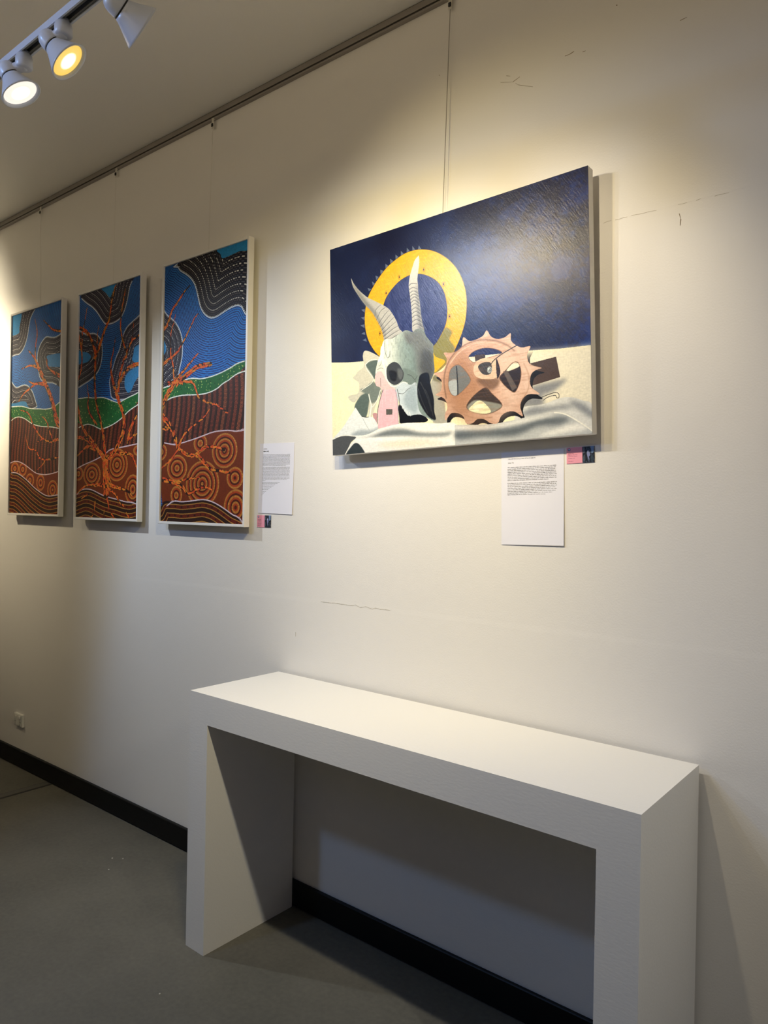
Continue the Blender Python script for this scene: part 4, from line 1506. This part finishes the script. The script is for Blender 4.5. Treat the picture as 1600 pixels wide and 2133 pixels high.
s2 = thing('information_sheet', 'white sheet of paper with four printed paragraphs beside the right dot painting', 'sheet', (-1.7395, 0, 1.5590), (0, .016, 0))
sheet('paper', .2075, .2910, .003, M_PAPER, s2)
lines_mesh('title_text', [(.2665, 1.0)], M_INKL, s2, .0225, .049, yt, .0032, 12)
lines_mesh('name_text', [(.2565, 1.0)], M_INKB, s2, .0225, .056, yt, .0034, 5)
rows, z = [], .2425
for n, last in ((10, .85), (12, .12), (7, .93), (5, .97)):
    for i in range(n):
        rows.append((z, 1.0 if i < n - 1 else last))
        z -= .00500
    z -= .0022
lines_mesh('body_text', rows, M_INKL, s2, .021, .184, -.0019, .0019, 9)


def label_picture(seed):
    pc = Pic(38, 48, 5, '06070B')
    r = np.random.default_rng(seed)
    pc.put(np.clip((vnoise(pc.H, pc.W, 22, 12, seed) - .55) * 3, 0, 1), '4C586E', .8)
    pc.put(np.clip((vnoise(pc.H, pc.W, 40, 9, seed + 1) - .6) * 4, 0, 1), '6E7F9C', .7)
    pc.fill([(26, 0), (37, 0), (36, 16), (30, 22), (27, 10)], '7F9ECB', .9, 1)
    pc.fill([(14, 18), (18, 11), (22, 16), (25, 26), (21, 31), (23, 40), (18, 36), (15, 27)], '8C95C4', .9, .6)
    pc.disc((18, 15), 3, 'B4BCD8')
    pc.fill([(3, 4), (6, 3), (8, 14), (5, 20), (2, 18)], '7B8190', .8, .7)
    pc.fill([(3, 28), (8, 24), (10, 38), (6, 44), (2, 40)], '4F5B66', .8, 1)
    pc.fill([(26, 30), (33, 27), (35, 42), (29, 45)], '36454F', .8, 1)
    return art_material('label_photo_%d' % seed, pc.image('label_photo_%d' % seed), .35)


M_PINK = paint('label_pink', (.82, .33, .43), .55)
M_NAVY = paint('label_navy', (.06, .10, .26), .5)
M_PALE = paint('label_pale_blue', (.60, .70, .88), .5)
lp = label_picture(3)
for x0, z0, w, h, k, lab, rot, seed in (
        (-.3507, 1.7285, .0875, .0478, .575, 'small pink card label with a dark picture half, under the corner of the skull canvas', .033, 1),
        (-1.7436, 1.4995, .0842, .0500, .56, 'small pink card label with a dark picture half, below the left sheet of paper', 0.0, 2)):
    t = thing('label_card', lab, 'label', (x0, 0, z0), (0, -rot, 0), group='pink gallery labels')
    obj('card', B(0, w * k, -.0022, -.0002, 0, h), M_PINK, t)
    panel('picture', w * (1 - k), h, .0022, lp, t, (w * k + w * (1 - k) / 2, -.0024, h / 2))
    bm = bmesh.new()
    lathe(bm, (.0085, -.0021, h - .0065), (0, -1, 0), [(0, .0042), (.0003, .0042)], 24)
    obj('badge', bm, M_NAVY, t)
    bm = bmesh.new()
    lathe(bm, (.0085, -.0024, h - .0060), (0, -1, 0), [(0, .0022), (.0002, .0022)], 16)
    obj('badge_mark', bm, M_PALE, t)
    if seed == 1:
        text_mesh('name_text', 'Jenny Tat', M_INKP, t, .0055, .0285, .0165, -.0024)
        text_mesh('title_text', 'Still Life with Skulls', M_INKP, t, .0055, .0242, .0290, -.0024)
        text_mesh('title_text', 'and Metallic Objects', M_INKP, t, .0055, .0200, .0290, -.0024)
        lines_mesh('note_text', [(.0148, .55), (.0058, .40)], M_INKP, t, .0055, .045, -.0024, .0011, 8)
    else:
        lines_mesh('name_text', [(.0300, .62)], M_INKP, t, .0050, .040, -.0024, .0019, 4)
        lines_mesh('note_text', [(.0255, .45), (.0158, .65), (.0122, .60), (.0062, .5)], M_INKP, t, .0050, .040, -.0024, .0013, 6)

# ------------------------------------------------------------------ double power point
sx0, sx1, sz0, sz1 = -3.9070, -3.7995, .2430, .3175
t = thing('power_socket', 'white double power socket low on the wall above the black skirting', 'socket', ((sx0 + sx1) / 2, 0, (sz0 + sz1) / 2))
w, h = (sx1 - sx0) / 2, (sz1 - sz0) / 2
obj('plate', B(-w, w, -.014, 0, -h, h, .003, 2), M_PLASTIC, t)
obj('face_plate', B(-w + .008, w - .012, -.0158, -.0138, -h + .006, h - .005, .0008, 1), M_PLASTIC, t)
for s in (-1, 1):
    obj('switch', B(s * .024 - .0075, s * .024 + .0075, -.0215, -.0155, .010, .026, .0025, 2), M_PLASTIC, t)
    obj('pin_slot', B(s * .030 - .0065, s * .030 - .0045, -.0162, -.0150, -.014, -.004), M_BLACK, t)
    obj('pin_slot', B(s * .030 + .0045, s * .030 + .0065, -.0162, -.0150, -.014, -.004), M_BLACK, t)
    obj('pin_slot', B(s * .030 - .001, s * .030 + .001, -.0162, -.0150, -.028, -.019), M_BLACK, t)

# ------------------------------------------------------------------ marks on the wall, bits on the floor
wall = bpy.data.objects['wall_back']


def mark(pts, w, mat, name='scuff_mark'):
    bm = bmesh.new()
    p = [Vector((a, -.0006, c)) for a, c in pts]
    for i, (a, c) in enumerate(zip(p, p[1:])):
        d = (c - a).normalized()
        n = Vector((-d.z, 0, d.x)) * w * (.5 if i % 2 else .35)
        vs = [bm.verts.new(q) for q in (a - n, c - n * .6, c + n * .6, a + n)]
        vb = [bm.verts.new(q.co + Vector((0, .0005, 0))) for q in vs]
        bm.faces.new(vs)
        bm.faces.new(vb[::-1])
        for k in range(4):
            bm.faces.new((vs[k], vs[(k + 1) % 4], vb[(k + 1) % 4], vb[k]))
    return obj(name, bm, mat, wall)


mark([(-.5604, 2.9540), (-.5356, 2.9616)], .0024, M_SCUFF)
mark([(-.6053, 2.9681), (-.5604, 2.9540)], .0012, M_SCUFF)
mark([(-.5844, 2.9823), (-.5700, 2.9760)], .0022, M_SCUFF)
mark([(-.5500, 2.9460), (-.5402, 2.9374), (-.4891, 2.9133)], .0012, M_SCUFF)
mark([(-.3821, 2.9691), (-.3660, 2.9690), (-.3527, 2.9725)], .0026, M_SCUFF)
mark([(-.3250, 2.960), (-.3160, 2.960)], .0024, M_SCUFF)
mark([(-.0418, 2.9382), (-.024, 2.9401)], .0024, M_SCUFF)
mark([(-.0347, 2.4063), (-.0300, 2.3900), (-.0315, 2.3726)], .0026, M_SCUFF)
mark([(-.2244, 3.0575), (-.2204, 3.0555)], .004, M_SCUFF, 'nail_hole')
mark([(-.849, 3.0803), (-.847, 3.0783)], .004, M_SCUFF, 'nail_hole')
mark([(-1.5021, 1.085), (-1.5018, 1.068)], .0016, M_SCUFF)
cr = random.Random(4)
pts = []
for i in range(30):
    q = i / 29
    x = -1.365 + q * .345
    wob = .0040 * math.sin(q * 40) if .45 < q < .8 else .0008
    pts.append((x, 1.2195 + wob + cr.uniform(-.0012, .0012)))
mark(pts, .0022, M_CRACK, 'plaster_crack')
pts2 = [(-.262 + i * .0118, 2.4315 + cr.uniform(-.0015, .0015)) for i in range(31)]
for i in range(0, 30):
    if cr.random() < .62:
        mark([pts2[i], pts2[i + 1]], .0018, M_CRACK, 'plaster_crack')
fl = bpy.data.objects['floor']
M_CHIP = paint('pale_chip', (.55, .52, .46), .8)
for x, y, r in ((-2.3724, -.2647, .004), (-2.3333, -.2363, .0035), (-2.29, -.33, .003), (-1.42, -.66, .003)):
    bm = bmesh.new()
    bmesh.ops.create_icosphere(bm, subdivisions=1, radius=r)
    for v in bm.verts:
        v.co.z = v.co.z * .5 + r * .3
    obj('paint_chip', bm, M_CHIP, fl, loc=(x, y, 0))
